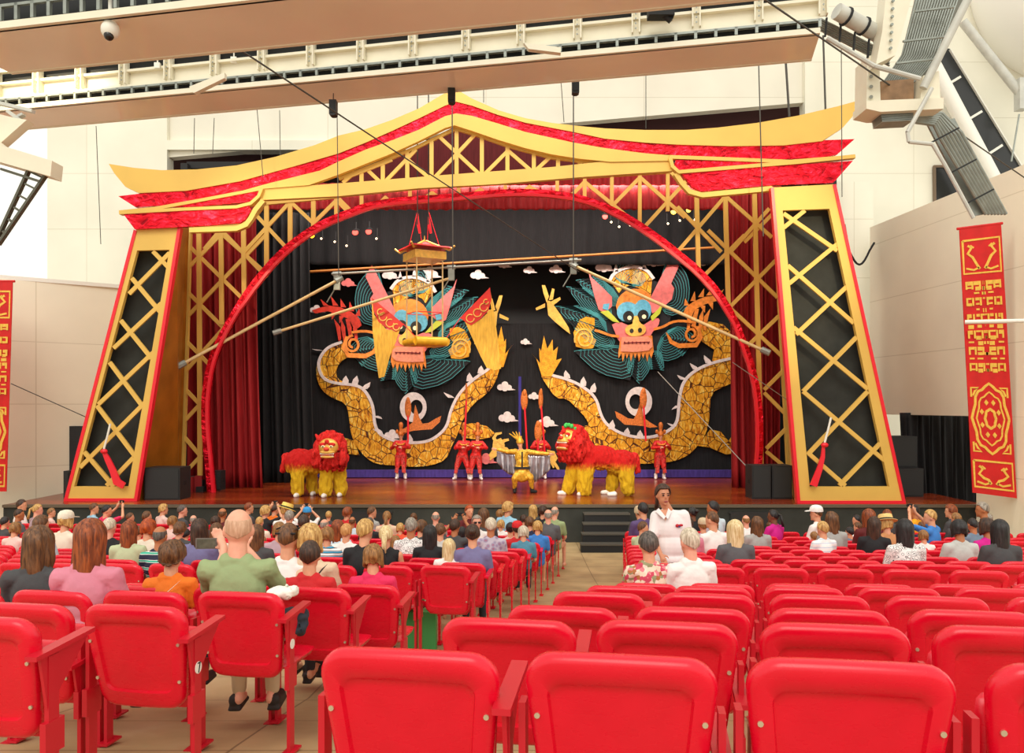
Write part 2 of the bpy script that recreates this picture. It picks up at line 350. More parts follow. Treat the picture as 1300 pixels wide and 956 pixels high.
m_ = MB(); a = W(841, 17, 11.4); m_.box((a.x-.2, a.y-.1, a.z-.06), (a.x+.15, a.y+.1, a.z+.06)); m_.tube(a, a+Vector((.12, 0, -.1)), .05, 8); tag(obj('camera_unit', m_, BLACK), 'small black camera on the gantry right of the hanging speakers', 'camera')
# dome security camera
c = W(140, 38, 8.8); t = thing('dome_camera', 'white dome security camera hanging at top left', 'camera', tuple(c))
m_ = MB(); m_.tube(c+Vector((0, 0, .1)), c+Vector((0, 0, .5)), .022, 10); obj('stem', m_, WHITE, t, 40)
m_ = MB(); m_.ell(c, (.095, .095, .1), 20, 12); m_.tube(c+Vector((0, 0, .06)), c+Vector((0, 0, .13)), .06, 16); obj('housing', m_, WHITE, t, 50)
m_ = MB(); m_.ell(c-Vector((0, .03, .075)), .052, 16, 10); obj('lens', m_, mat('black_glass', (30, 26, 26), .1), t, 179)
# steelwork at the right
t = thing('pipe_run', 'grey pipe and cable tray slanting from the gantry end to the steel head', 'pipe', tuple(W(1041, 20, 11.2)))
m_ = MB(); m_.tube(W(1062, 14, 11.3), W(1135, 55, 11.6), .11, 12); m_.tube(W(1060, 12, 11.4), W(1135, 45, 11.7), .03, 8)
A_, B2 = W(1062, 14, 11.3), W(1135, 55, 11.6)
for f in (.15, .45, .75): m_.tube(A_.lerp(B2, f), A_.lerp(B2, f+.03), .13, 12, 1)
obj('pipe', m_, [GREYL, DARK], t, 40)
m_ = MB()
for k in range(6): m_.bar(1042, 23+k*3, 1130, 68+k*3, 1.3, 11.5+.03*k, .03, 0)
for k in range(5): m_.bar(1050+k*18, 22+k*9, 1048+k*18, 46+k*9, 2, 11.45, .03, 1)
obj('cable_tray', m_, [GREY, DARK], t)
m_ = MB()
m_.pp([(1127, -30), (1165, -30), (1137, 70), (1112, 82), (1120, 40)], 11.2, .25)
for k in range(7): a = W(1133-.5*k, 2+k*10, 11.18); m_.tube(a, a-Vector((0, .03, 0)), .02, 8, 1)
t = thing('cable_girder', 'ivory steel girder carrying cable bundles down at upper right', 'girder', tuple(W(1150, 60, 11.3)))
obj('girder', m_, [IVORY, GREY], t)
m_ = MB()
for k in range(16):
    o = k*3.6; m_.path([W(1172+o, -30, 11.5+.01*k), W(1145+o*.85, 70, 11.6), W(1122+o*.75, 104, 11.7)], .011, 5)
for (x0, y0, x1) in ((1162, 14, 1212), (1147, 52, 1200), (1138, 80, 1190)): m_.bar(x0, y0, x1, y0-6, 2.2, 11.4, .03)
obj('cable_bundle', m_, GREY, t)
m_ = MB(); m_.pp([(1170, -30), (1238, -30), (1190, 72), (1182, 104), (1122, 104), (1146, 70)], 11.8, .06); obj('tray', m_, mat('dull_tray_steel', (122, 122, 112), .6, .3, .2, 4), t)  # tray in a duller, mottled grey behind the cables
m_ = MB(); m_.tube(W(1238, -20, 11.1), W(1172, 112, 11.3), .055, 10); m_.tube(W(1050, 48, 11.2), W(1110, 84, 11.2), .035, 8); m_.tube(W(1110, 84, 11.2), W(1168, 100, 11.2), .035, 8); m_.tube(W(1183, 112, 11.2), W(1152, 168, 11.2), .03, 8)
m_.path([W(1152, 168, 11.2), W(1154, 180, 11.2), W(1184, 183, 11.2), W(1200, 210, 11.2), W(1236, 277, 11.2)], .028, 8); obj('brace_pipe', m_, GREYL, t, 40)
t = thing('steel_node', 'boxed steel node with brown side hanging at upper right', 'bracket', tuple(W(1150, 130, 11.6)))
m_ = MB(); m_.pp([(1118, 103), (1160, 100), (1160, 134), (1115, 136)], 11.5, .5); obj('brown_box', m_, mat('rusty_brown_plate', (150, 116, 84), .6, 0, .25, 6), t)
m_ = MB(); m_.pp([(1101, 72), (1116, 66), (1118, 130), (1100, 140)], 11.45, .4); m_.pp([(1100, 128), (1198, 124), (1198, 138), (1118, 142), (1100, 138)], 11.3, .45); m_.pp([(1172, 96), (1192, 90), (1194, 128), (1168, 128)], 11.35, .4)
for k in range(4): m_.tube(W(1106, 84+k*13, 11.45), W(1106, 84+k*13, 11.4), .025, 8, 1)
obj('flange', m_, [IVORY, GREY], t)
m_ = MB()
for k in range(8): m_.pp([(1118+k*.3, 141+k*1.8), (1160, 139+k*1.8), (1160, 140+k*1.8), (1118+k*.3, 142+k*1.8)], 11.4, .3)
obj('louvre', m_, GREY, t)
m_ = MB()
for k in range(7):
    o = k*4.2; m_.path([W(1150, 140+k*2.2, 11.6), W(1196-o*.4, 144+k*2.4, 11.6), W(1220-o, 168+k*1.5, 11.65), W(1277-o, 272, 11.9)], .026, 7)
m_.pp([(1178, 158), (1212, 150), (1270, 268), (1238, 274)], 11.95, .04)
for x0, y0 in ((1200, 172), (1222, 212), (1244, 250)): m_.bar(x0-16, y0+8, x0+18, y0-10, 2, 11.5, .03, 1)
tag(obj('conduit_bundle', m_, [GREY, DARK], None, 40), 'bundle of grey conduits bending down to the right parapet', 'conduits')
# steelwork at the left
t = thing('steel_bracket', 'pale steel bracket and ladder truss at the left edge', 'bracket', tuple(W(30, 200, 12)))
m_ = MB(); m_.pp([(-20, 168), (0, 184), (66, 204), (64, 224), (-20, 200)], 12, .3); m_.pp([(-20, 140), (20, 150), (34, 152), (0, 182), (-20, 190)], 12.3, .2); obj('plate', m_, IVORY, t)
m_ = MB(); m_.bar(35, 215, -4, 300, 3, 12.1, .08); m_.bar(56, 222, -4, 310, 3, 12.1, .08)
for k in range(6): m_.bar(36-k*7+2, 218+k*15, 53-k*10+2, 226+k*14, 2.4, 12.12, .05)
m_.bar(0, 214, 50, 230, 3, 12.1, .05); obj('ladder_truss', m_, mat('truss_grey', (96, 96, 84), .6, .3), t)
m_ = MB(); m_.bar(-10, 128, 40, 140, 4, 12.4, .1); m_.bar(-5, 160, 28, 144, 3, 12.4, .1); m_.bar(8, 140, 30, 156, 4, 12.35, .1); obj('arm_plate', m_, GREYL, t)
# ---------------------------------------------------------------- golden pagoda portal
DR = 20.0
fr = thing('pagoda_portal', 'huge golden pagoda gable with red foil bands framing the stage', 'stage set', (-1.3, DR, SZ))
UGt = [(138,208),(170,213),(205,216),(250,215),(300,210),(350,199),(400,184),(430,172),(464,164),(498,152),(531,138),(565,118),(579,113),(599,125),(633,140),(667,150),(701,156),(735,160),(768,163),(819,165),(870,165),(911,162),(961,156),(1012,147),(1063,135),(1099,125)]
UGb = [(1090,139),(1070,162),(1044,179),(995,184.5),(928,185.5),(860,183.5),(819,181),(768,176),(728,167.5),(667,155.7),(633,146),(599,134),(579,129),(565,134),(531,150.6),(498,166),(464,181),(430,194.6),(372,211.5),(305,230),(237,242),(176,245),(159,237),(145,220)]
mb = MB(); mb.pp(UGt+UGb, DR, .18); obj('roof_board', mb, GOLD, fr)
RBt = [(150,249),(176,246)]+UGb[::-1][4:20]+[(1044,178),(1085,176.5)]
RBb = [(1063,196),(1046,200),(995,202),(928,200),(870,197.5),(819,194.6),(768,188),(728,181),(667,167.5),(633,157),(599,147),(579,144),(565,147.5),(531,165),(498,178),(464,190),(430,205),(406,216.6),(338,233.5),(304,242),(237,259),(172,263)]
mb = MB(); mb.pp(RBt+RBb, DR+.03, .12); obj('red_foil_band', mb, RFOIL, fr)
LG = RBb[::-1][2:-1]
LGb = [(852,204),(775,205.4),(735,201.4),(701,196),(667,188),(633,177.7),(599,166),(577,159),(565,162.4),(531,179.4),(498,194.6),(464,208),(430,221.6),(392,235),(330,240)]
mb = MB(); mb.pp([(304,243)]+[p for p in LG if 304 < p[0] < 860]+[(862,198)]+LGb, DR+.015, .15); obj('lower_roof_board', mb, GOLD, fr)
mb = MB(); mb.pp([(330,239),(392,235.5),(440,232),(565,222),(701,212),(775,204),(852,201),(854,217),(735,225),(633,233.5),(531,239),(430,249),(330,254)], DR+.05, .15); obj('tie_beam', mb, GOLD, fr)
# eaves
mb = MB(); mb.pp([(203,264),(329,241),(326,250),(318,256),(250,262)], DR-.02, .1); mb.pp([(156,271),(240,266),(316,260.6),(318,268),(312,278),(304,283),(250,287),(171,291)], DR-.02, .1); obj('red_foil_panel', mb, RFOIL, fr)
mb = MB(); mb.strip([(151,269),(200,264),(260,253),(331,239.5)], 4, DR-.05, .16); mb.strip([(151,270),(230,265.5),(300,262.5),(318,258),(328,249),(332,239)], 4, DR-.06, .18); mb.strip([(334,254),(324,266),(318,277),(312,285),(300,290),(240,292)], 6, DR-.01, .16)
obj('eave_moulding', mb, GOLD, fr)
mb = MB(); mb.pp([(858,203),(960,206),(1000,207),(930,212),(862,216),(856,209)], DR-.02, .1); mb.pp([(866,221),(940,214),(1083,204),(1058,232),(978,235),(910,241),(890,243),(878,237)], DR-.02, .1); obj('red_foil_panel', mb, RFOIL, fr)
mb = MB(); mb.strip([(850,199),(928,202),(1003,205),(1086,198.5)], 4.5, DR-.05, .16); mb.strip([(851,200),(854,211),(862,218),(900,215),(960,210),(1010,206),(1086,198)], 4.5, DR-.06, .18); mb.strip([(858,220),(866,232),(876,243),(892,247.5),(980,239)], 6, DR-.01, .16)
obj('eave_moulding', mb, GOLD, fr)
mb = MB(); k2 = lambda u, v: (430+u/2.955, v/2.955)
for x, v0, v1 in ((85,640,690),(165,605,680),(257,570,672),(348,525,664),(442,480,656),(537,510,650),(633,545,645),(732,565,635),(823,582,628)): mb.bar(*k2(x, v0), *k2(x, v1), 5, DR+.2, .06)
for a in ((100,630,155,682),(175,680,290,560),(250,590,340,668),(360,665,515,500),(375,510,530,655),(545,655,640,560),(630,560,722,640),(742,636,805,578),(15,685,60,645),(880,590,912,615),(20,668,200,598),(890,600,975,610),(640,545,880,600),(930,600,925,615),(955,603,955,613)): mb.bar(*k2(*a[:2]), *k2(*a[2:]), 4.5, DR+.22, .05)
mb.strip([k2(*p) for p in ((0,670),(150,612),(300,548),(400,500),(440,482),(520,505),(640,548),(800,590),(980,612))], 4, DR+.2, .08)
obj('gable_lattice', mb, GOLD, fr)
mb = MB(); mb.pp([(430,232),(577,161),(760,204),(700,214),(565,224)], DR+2.6, .05); obj('gable_backing', mb, mat('dark_maroon_cloth', (84, 8, 14), .9, 0, .2, 5, stretch=(5, 5, .4)), fr)
# big lattice screen
DL = 22.5
ls = thing('lattice_screen', 'golden diagonal lattice screen around the red arch', 'lattice', (0, DL, SZ))
k1 = lambda u, v: (u/2.955, v/2.955); k4 = lambda u, v: (u/2.811, 300+v/2.811); k3 = lambda u, v: (860+u/2.955, v/2.955); k5 = lambda u, v: (860+u/2.811, 300+v/2.811)
mb = MB()
for x0, y0, x1, y1 in ((252,285,253.5,628),(280,285,281,412),(308.6,284,309.5,374),(338,253,338,338),(368,250,368,310),(397.6,248,397.6,290),(427,246,427,275),(884.5,243,887,342),(921,246,925,388),(958,240,967,590)): mb = MB(); mb.bar(x0, y0, x1, y1, 5.5, DL, .07); obj('upright', mb, GOLD, ls)
for u in (85,267,450,625,820,923,1025,1130,1235):
    x = 430+u/2.955; mb = MB(); mb.bar(x, 217+(850-x)*.075, x, {85:265,267:254,450:250,625:246,820:248,923:252,1025:264,1130:288,1235:268}[u], 4.5, DL, .07); obj('upright', mb, GOLD, ls)
mb = MB()
def D(k, *a):
    for q in a: mb.bar(*k(q[0], q[1]), *k(q[2], q[3]), 4.6, DL+.03, .05)
D(k4, (672,32,860,218),(662,292,950,-8),(665,195,800,330),(655,488,800,325),(660,370,750,462),(655,540,715,603),(645,672,715,597),(645,703,718,788),(645,858,718,782),(795,-5,938,122),(668,115,800,-20))
D(k1, (765,935,830,858),(822,855,1000,1040),(915,945,1092,752),(945,790,1070,925),(1085,752,1180,842),(1170,842,1268,745),(1258,745,1310,800),(900,845,935,800))
D(k2, (0,745,45,790),(150,765,178,738),(172,738,200,765),(505,730,532,708),(528,708,555,730),(690,722,718,698),(712,698,755,722),(868,738,926,678),(918,678,1075,805),(1030,768,1133,662),(1125,660,1300,815),(1150,848,1310,672),(330,738,352,722),(348,722,372,738))
D(k3, (0,945,183,732),(0,775,165,945),(177,732,355,890),(200,945,345,782))
D(k5, (110,-22,358,218),(98,138,240,-5),(188,252,352,85),(188,255,378,432),(240,402,362,285),(310,548,378,480),(310,558,397,645),(318,758,397,678),(318,768,378,818),(240,20,350,-90))
obj('lattice', mb, GOLD, ls)
mb = MB(); mb.bar(239, 292, 229, 628, 7, DL, .12); obj('edge_post', mb, GOLD, ls)
mb = MB(); mb.bar(984, 240, 1003, 600, 7, DL-.02, .1); obj('edge_post', mb, GOLD, ls)
mb = MB(); mb.strip([(240,290),(262,288),(308,285),(325,272),(336,258),(400,252),(430,249)], 4, DL-.02, .1); mb.strip([(735,224),(850,217),(866,232),(880,246),(985,240)], 5, DL-.02, .1); obj('edge_moulding', mb, GOLD, ls)
# red arch
AR = [(267,628),(263,585),(259,545),(258.5,515),(260,496),(265,464),(277,432),(295,400),(313,371),(338,339),(363,314),(384,298),(410,282),(440,270),(464,261),(498,254.5),(531,252),(565,250),(599,247),(633,244),(667,243),(701,245),(735,250),(768,261),(802,278),(836,301),(860,320),(888,343),(913,371),(931,400),(945,435),(956,467),(963,499),(965.5,531),(966,567),(964,592)]
def smoothp(P, it=2):
    for _ in range(it):
        q = [P[0]]
        for a, b in zip(P, P[1:]): q += [(a[0]*.75+b[0]*.25, a[1]*.75+b[1]*.25), (a[0]*.25+b[0]*.75, a[1]*.25+b[1]*.75)]
        P = q+[P[-1]]
    return P
ar = thing('red_arch', 'shiny red arch curving over the stage opening', 'arch', (0, 22.3, SZ))
ARs = smoothp(AR, 1)
m_ = MB(); m_.strip(ARs, 7, 22.15, .3); obj('rim', m_, RFOIL, ar, 40)
m_ = MB(); m_.strip([(x+(3.5 if x < 612 else -3.5)*(1 if y > 262 else .2), y+(3.5 if 300 < x < 930 else 0)) for x, y in ARs], 3.5, 22.05, .12); obj('bead', m_, REDP, ar, 40)
# towers
def tower(label, outer, inner, bars, side, d, grp):
    t = thing('lattice_tower', label, 'tower', (W((outer[0][0]+outer[1][0])/2, 600, d).x, d, SZ), grp)
    (bl, br, tr, tl) = outer; (ibl, ibr, itr, itl) = inner
    m = MB(); m.pp([bl, br, ibr, ibl], d, .12); m.pp([br, tr, itr, ibr], d, .12); m.pp([tr, tl, itl, itr], d, .12); m.pp([tl, bl, ibl, itl], d, .12); obj('front_frame', m, GOLD, t)
    m = MB(); m.pp([ibl, ibr, itr, itl], d+.35, .05); obj('dark_panel', m, BLACKP, t)
    m = MB()
    for b in bars: m.bar(*b, 5.2, d+.02, .06)
    obj('lattice', m, GOLD, t)
    m = MB(); m.bar(bl[0]-1.5, bl[1]+4, tl[0]-1.5, tl[1], 4, d-.02, .16); m.bar(br[0]+1.5, br[1]+4, tr[0]+1.5, tr[1], 4, d-.02, .16); m.bar(bl[0]-3, bl[1]+2, br[0]+3, br[1]+2, 4.5, d-.02, .16); obj('red_edging', m, REDP, t)
    a, b, c_, e = side; m = MB(); vs = [W(*a[:2], d+.05), W(b[0], b[1], b[2]), W(c_[0], c_[1], c_[2]), W(*e[:2], d+.05)]
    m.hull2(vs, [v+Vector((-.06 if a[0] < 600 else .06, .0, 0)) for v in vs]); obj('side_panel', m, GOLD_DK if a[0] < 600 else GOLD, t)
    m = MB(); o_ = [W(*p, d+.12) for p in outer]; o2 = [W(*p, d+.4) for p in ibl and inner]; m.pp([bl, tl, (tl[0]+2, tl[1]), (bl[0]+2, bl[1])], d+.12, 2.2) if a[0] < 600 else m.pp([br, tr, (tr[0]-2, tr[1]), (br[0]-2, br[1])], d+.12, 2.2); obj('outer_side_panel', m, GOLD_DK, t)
    return t
tower('tapering golden tower with black lattice panel, left of stage', [(84,633),(170,633),(226,288),(173,292)], [(94,617.7),(163,617.7),(215,317),(174,318)],
      [(194,319,215,341),(215,321,163.6,373),(167,353,203,396),(204.5,385,144,442),(153,406.7,192,455),(194,447.6,124.5,513.5),(138.7,460,181.4,517),(183,511.7,101.4,593.5),(122.7,515,170.8,579),(169,581,135,616.6),(106.7,574,144,618)],
      [(173,637), (229,624,22.4), (240,290,22.4), (228,288)], 20.1, 'golden lattice towers flanking the stage')
tower('tapering golden tower with black lattice panel, right of stage', [(1016,636),(1147,636),(1058,234),(982,238)], [(1028,618),(1129,617.7),(1053,265),(993.7,267)],
      [(995,271,1063,318),(1022,267,995,289),(1064,309,1002,360),(1000.5,337,1084,410),(1075,364,1011,424.5),(1007.6,415.6,1102,494),(1087.7,428,1020,497),(1020,497,1123,584.6),(1102,497,1025.5,577.5),(1027,575.7,1073.5,616.6),(1118,563,1066,616.6)],
      [(1011,640), (1004,626,22.3), (984,240,22.3), (978,237)], 19.6, 'golden lattice towers flanking the stage')
# ---------------------------------------------------------------- curtains
def curtain(name, label, xs_top, xs_bot, yt, yb, d, m, folds, amp=.12, kind='curtain', yt2=None, parent=None):
    mb = MB(); n = folds*8; rows = 16; rs = []
    for j in range(rows+1):
        f = j/rows; r = []
        for i in range(n+1):
            g = i/n; x0 = xs_top[0]+(xs_top[1]-xs_top[0])*g; x1 = xs_bot[0]+(xs_bot[1]-xs_bot[0])*g
            y0 = yt+((yt2 if yt2 is not None else yt)-yt)*g
            p = W(x0+(x1-x0)*f**1.5, 0, d); yy = y0+(yb-y0)*f; z = CZ+(HY-yy)/F*d
            a = amp*(sin(g*folds*2*pi+.7*sin(g*17))+.35*sin(g*folds*4.3+1+f*1.2))*(.6+.4*f)
            r.append(Vector((p.x+.03*sin(f*3+g*40), d+a, z)))
        rs.append(r)
    back = [[v+Vector((0, .03, 0)) for v in r] for r in rs]
    vs = [v for r in rs for v in r]+[v for r in back for v in r]; N = n+1; T = N*(rows+1); fs = []
    for j in range(rows):
        for i in range(n):
            a = j*N+i; fs.append([a, a+N, a+N+1, a+1]); fs.append([T+a, T+a+1, T+a+N+1, T+a+N])
    for i in range(n): fs.append([i, i+1, T+i+1, T+i]); b = rows*N+i; fs.append([b, T+b, T+b+1, b+1])
    for j in range(rows): a = j*N; fs.append([a, T+a, T+a+N, a+N]); a = j*N+n; fs.append([a, a+N, T+a+N, T+a])
    mb.add(vs, fs); return tag(obj(name, mb, m, parent, 179), label, 'curtain' if not parent else None)
yb24 = HY+2.32*F/23.4
curtain('stage_curtain', 'red velvet curtain drawn aside at the left of the stage', (236,325), (236,336), 250, yb24+1, 23.4, REDC, 11)
curtain('stage_curtain', 'red velvet curtain drawn aside at the right of the stage', (925,990), (930,990), 232, yb24+1, 23.4, REDC, 8)
curtain('stage_valance', 'red velvet valance along the top of the stage opening', (236,990), (236,990), 238, 266, 23.7, REDC, 60, .07, yt2=215)
curtain('wing_curtain', 'black wing curtain between red curtain and dragon backdrop', (318,392), (322,402), 270, HY+2.32*F/24.9+1, 24.9, BLACKC, 9)
curtain('border_curtain', 'black border curtain hanging behind the red valance', (318,960), (318,960), 255, 336, 26.65, BLACKC, 30, .05, yt2=225)
curtain('side_stage_curtain', 'black curtain across the opening under the right wall', (1143,1243), (1148,1243), 524, 641, 21.9, BLACKC, 14, .08)
# ---------------------------------------------------------------- stage equipment
SPK = mat('speaker_grille', (40, 42, 42), .8, 0, .2, 60); SPB = mat('speaker_box', (30, 31, 32), .6)
def speaker(label, x0, y0, x1, y1, d, dep=.6, grp=None, name='floor_speaker', bs=True):
    a, b = W(x0, y1, d), W(x1, y0, d); z0 = SZ if bs else a.z
    t = thing(name, label, 'speaker', ((a.x+b.x)/2, d+dep/2, z0), grp)
    m = MB(); m.box((a.x, d+.02, z0), (b.x, d+dep, b.z)); obj('cabinet', m, SPB, t)
    m = MB(); m.box((a.x+.03, d, z0+.04), (b.x-.03, d+.025, b.z-.04)); obj('grille', m, SPK, t)
    m = MB(); zc = (z0+b.z)/2; m.box((a.x-.008, d+dep*.4, zc-.05), (a.x+.0, d+dep*.6, zc+.05)); obj('handle', m, BLACK, t); m = MB(); m.box((b.x, d+dep*.4, zc-.05), (b.x+.008, d+dep*.6, zc+.05)); obj('handle', m, BLACK, t)
    return t
speaker('wide black subwoofer beside the left golden tower', 183, 594, 228, 634, 20.3, .7)
speaker('black subwoofer by the red arch foot, left of the right pair', 955, 591, 979, 638, 20.5, .6, 'black speaker pair by the right tower')
speaker('black subwoofer touching the right golden tower, right of the pair', 980.5, 591, 1006, 638, 20.5, .6, 'black speaker pair by the right tower')
speaker('upper black speaker stacked right of the right tower', 1131, 554, 1165, 594, 21.2, .7, 'speaker stack beyond the right tower', bs=False)
speaker('lower black speaker of the stack beyond the right tower', 1139, 595, 1173, 638, 21.0, .9, 'speaker stack beyond the right tower')
speaker('small black monitor by the foot of the left red curtain', 268, 598, 280, 620, 22.6, .4)
speaker('low black speaker on stage hidden behind the left tower foot', 80, 598, 88, 634, 20.6, .5)
for x, y, l in ((422, 136, 'below the left part of the gantry'), (573, 120, 'in front of the roof peak'), (731, 108, 'right of the roof peak')):
    d = 13.0; a, b = W(x-4.5, y+10, d), W(x+4.5, y-10, d); t = thing('hanging_speaker', 'small black box speaker hanging '+l, 'speaker', (a.x, d, a.z), 'small hanging speakers')
    m = MB(); m.hull2([Vector((a.x, d, b.z)), Vector((b.x, d, b.z)), Vector((b.x, d, a.z+.02)), Vector((b.x-.03, d, a.z)), Vector((a.x+.03, d, a.z)), Vector((a.x, d, a.z+.02))][::-1], [v+Vector((0, .14, 0)) for v in [Vector((a.x, d, b.z)), Vector((b.x, d, b.z)), Vector((b.x, d, a.z+.02)), Vector((b.x-.03, d, a.z)), Vector((a.x+.03, d, a.z)), Vector((a.x, d, a.z+.02))][::-1]]); obj('cabinet', m, SPB, t)
    m = MB(); m.box((a.x+.02, d-.01, a.z+.04), (b.x-.02, d, b.z-.03)); m.tube((a.x+.055, d+.07, b.z), (a.x+.055, d+.07, b.z+.12), .008, 6); obj('grille', m, SPK, t)
# gear heap left, behind the tower
m_ = MB(); random.seed(3)
for k in range(14):
    a = W(random.uniform(234, 258), 0, 22.2+random.random()*.3); h = random.uniform(.1, .45); m_.box((a.x-.1, a.y-.1, SZ), (a.x+.1, a.y+.1, SZ+h), k % 3)
tag(obj('stage_gear', m_, [BLACK, SPB, mat('dull_red_prop', (140, 20, 24), .6)]), 'low heap of dark stage gear behind the left lattice', 'equipment')
# lamps above the stage
def lamp(px, py, col, what, r=.07):
    d = 25.2; c = W(px, py, d); t = thing('stage_lamp', what, 'stage light', (c.x, c.y, c.z), 'stage lamps under the valance')
    m = MB(); m.tube(c, c+Vector((0, .28, .08)), r*1.15, 12); m.tube(c+Vector((0, .15, .05)), c+Vector((0, .15, .35)), .012, 6); obj('lamp_body', m, BLACK, t, 40)
    m = MB(); m.tube(c-Vector((0, .012, 0)), c, r, 12); obj('lens', m, mat('lamp_'+str(col), col, .4, emit=2.2), t, 40)
rd, am, wh = (255, 60, 50), (255, 190, 40), (255, 225, 190)
for i, (x, y, c_, r) in enumerate([(396,299,am,.08),(451,295,rd,.09),(468,294,rd,.09),(338,303,rd,.07),(346,304,rd,.07),(408,303,wh,.03),(425,307,wh,.03),(440,312,wh,.03),(478,303,wh,.03),(768,275,rd,.08),(776,282,wh,.03),(786,288,wh,.03),(800,286,wh,.03),(855,269,am,.08),(863,280,wh,.03),(874,267,am,.07),(882,279,wh,.03),(848,284,wh,.03)]):
    nm = {rd: 'red', am: 'amber', wh: 'tiny white'}[c_]
    lamp(x, y, c_, f'{nm} stage lamp glowing near the '+('left' if x < 600 else 'right')+' top of the arch, '+['first','second','third','fourth','fifth','sixth','seventh','eighth','ninth'][i % 9]+' listed inward', r)
# ---------------------------------------------------------------- poles, batons, wires
def pole(name, label, a, b, r, m, cat='pole', clamps=()):
    t = thing(name, label, cat, tuple((a+b)/2)); q = MB(); q.tube(a, b, r, 10); obj('shaft', q, m, t, 40)
    q = MB()
    for c in clamps: q.tube(c-(b-a).normalized()*.12, c+(b-a).normalized()*.12, r*1.9, 8)
    if clamps: obj('end_fitting', q, GREY, t, 40)
    return t
CANE = mat('bamboo_pole', (214, 184, 128), .4, 0, .1, 8); GP = mat('grey_tube', (150, 146, 138), .4, .3); AMB = mat('amber_batten', (176, 110, 44), .5)
pole('bamboo_pole', 'pale pole slanting across the left lattice and red arch', W(230,463,21.6), W(430,355,24), .045, CANE, clamps=(W(230,463,21.6), W(430,355,24)))
pole('bamboo_pole', 'pale pole slanting in front of the left dragon face', W(350,422,23), W(572,353,24), .04, CANE, clamps=(W(352,421.5,23),))
pole('bamboo_pole', 'pale pole slanting down in front of the right dragon head', W(728,337,24), W(974,447,21.8), .045, CANE, clamps=(W(728,337,24), W(972,446,21.8)))
pole('outrigger_pole', 'white pole crossing the red banner at right', W(1225,409,15.5), W(1312,407,15), .04, WHITE)
pole('flying_bar', 'thin grey bar hung level above the dragons', W(421,348,24), W(738,330,24), .035, GP, 'bar', (W(428,347.6,24), W(573,339.4,24), W(728,330.6,24)))
pole('batten', 'long amber batten hung behind the grey bar', W(392,345,25.6), W(912,314,25.6), .04, AMB, 'batten')
for x, y, l in ((428,362,'left end'),(573,350,'middle'),(728,342,'right end')):
    m_ = MB(); a = W(x, y, 24); m_.box((a.x-.09, a.y-.05, a.z-.14), (a.x+.09, a.y+.05, a.z+.3)); m_.tube(a, a+Vector((-.3, 0, -.5)), .02, 6)
    tag(obj('clamp_block', m_, GREY), 'grey clamp block under the '+l+' of the hanging bar', 'clamp', 'clamps on the hanging bar')
def wire(a, b, label, r=.012, m=WIREM):
    q = MB(); q.tube(a, b, r, 6); return tag(obj('cable', q, m), label, 'cable', 'thin cables')
wire(W(190,-12,9), W(735,345,23.9), 'long wire running diagonally from top left to the right dragon', .012)
wire(W(950,-15,9), W(1310,232,16), 'diagonal wire from the gantry end toward the right parapet', .012)
for x0, y0, x1, y1, d, l, r in ((530,112,530,285,20.9,'left one of two holding the hanging pagoda',.016),(544,110,544,285,20.9,'right one of two holding the hanging pagoda',.016),(574,132,575,342,19.7,'below the speaker at the roof peak',.016),(728,118,728,334,19.7,'below the right hanging speaker',.016),(963,75,969,300,19.5,'crossing the right eave',.014),(428,147,430,350,19.7,'below the left hanging speaker',.012),
      (326,135,334,225,19.5,'slack across the left eave',.01),(272,150,270,195,25.5,'before the fascia above the left eave',.012),(247,150,246,195,25.5,'leftmost before the fascia',.012),(355,140,356,205,25.5,'before the fascia above the left slope',.012),(614,112,614,130,25.5,'short one right of the peak',.012),(712,100,716,155,25.5,'before the fascia right of the peak',.012),(820,90,820,163,25.5,'before the fascia above the right slope',.012),(997,70,1002,148,25.5,'thick dark one at the fascia right end',.035),(1045,45,1048,140,25.5,'right of the fascia',.03),(1068,55,1069,250,19.4,'crossing the right eave tip',.01),
      (122,160,128,310,25.5,'down the bright left wall',.012),(1057,235,1075,330,25,'black lead beside the right tower top',.02)):
    wire(W(x0, y0, d), W(x1, y1, d), 'thin vertical cable '+l, r)
wire(W(14,487,20.9), W(110,530,21.9), 'thin wire sloping across the lower left wall', .012)
wire(W(930,460,22), W(1010,515,21.9), 'thin wire by the right arch foot', .01, GP)
wire(W(835,472,24), W(955,600,21), 'thin pale wire from the right dragon to the stage floor', .012, GP)
m_ = MB(); pts = [W(1072, 285, 23.6)]+[W(1078+26*k/8, 318-0+18*sin(pi*k/8), 23.4) for k in range(9)]+[W(1110, 308, 23.4)]
m_.path(pts, .03, 8); tag(obj('power_cable', m_, BLACK, None, 50), 'drooping black cable between right tower and parapet', 'cable')
m_ = MB(); m_.tube(W(660, 478, 26.6), W(660, 600, 26.6), .05, 8); tag(obj('light_tube', m_, mat('violet_tube', (52, 46, 130), .4, emit=.1)), 'violet vertical tube between the two dragons', 'light tube')
m_ = MB(); m_.pp([(330,597),(940,597),(940,606),(330,606)], 26.5, .25); tag(obj('backdrop_skirt', m_, mat('violet_cloth', (64, 44, 130), .8, 0, .25, 6, stretch=(3, 3, .5))), 'violet cloth strip along the foot of the backdrop', 'cloth')
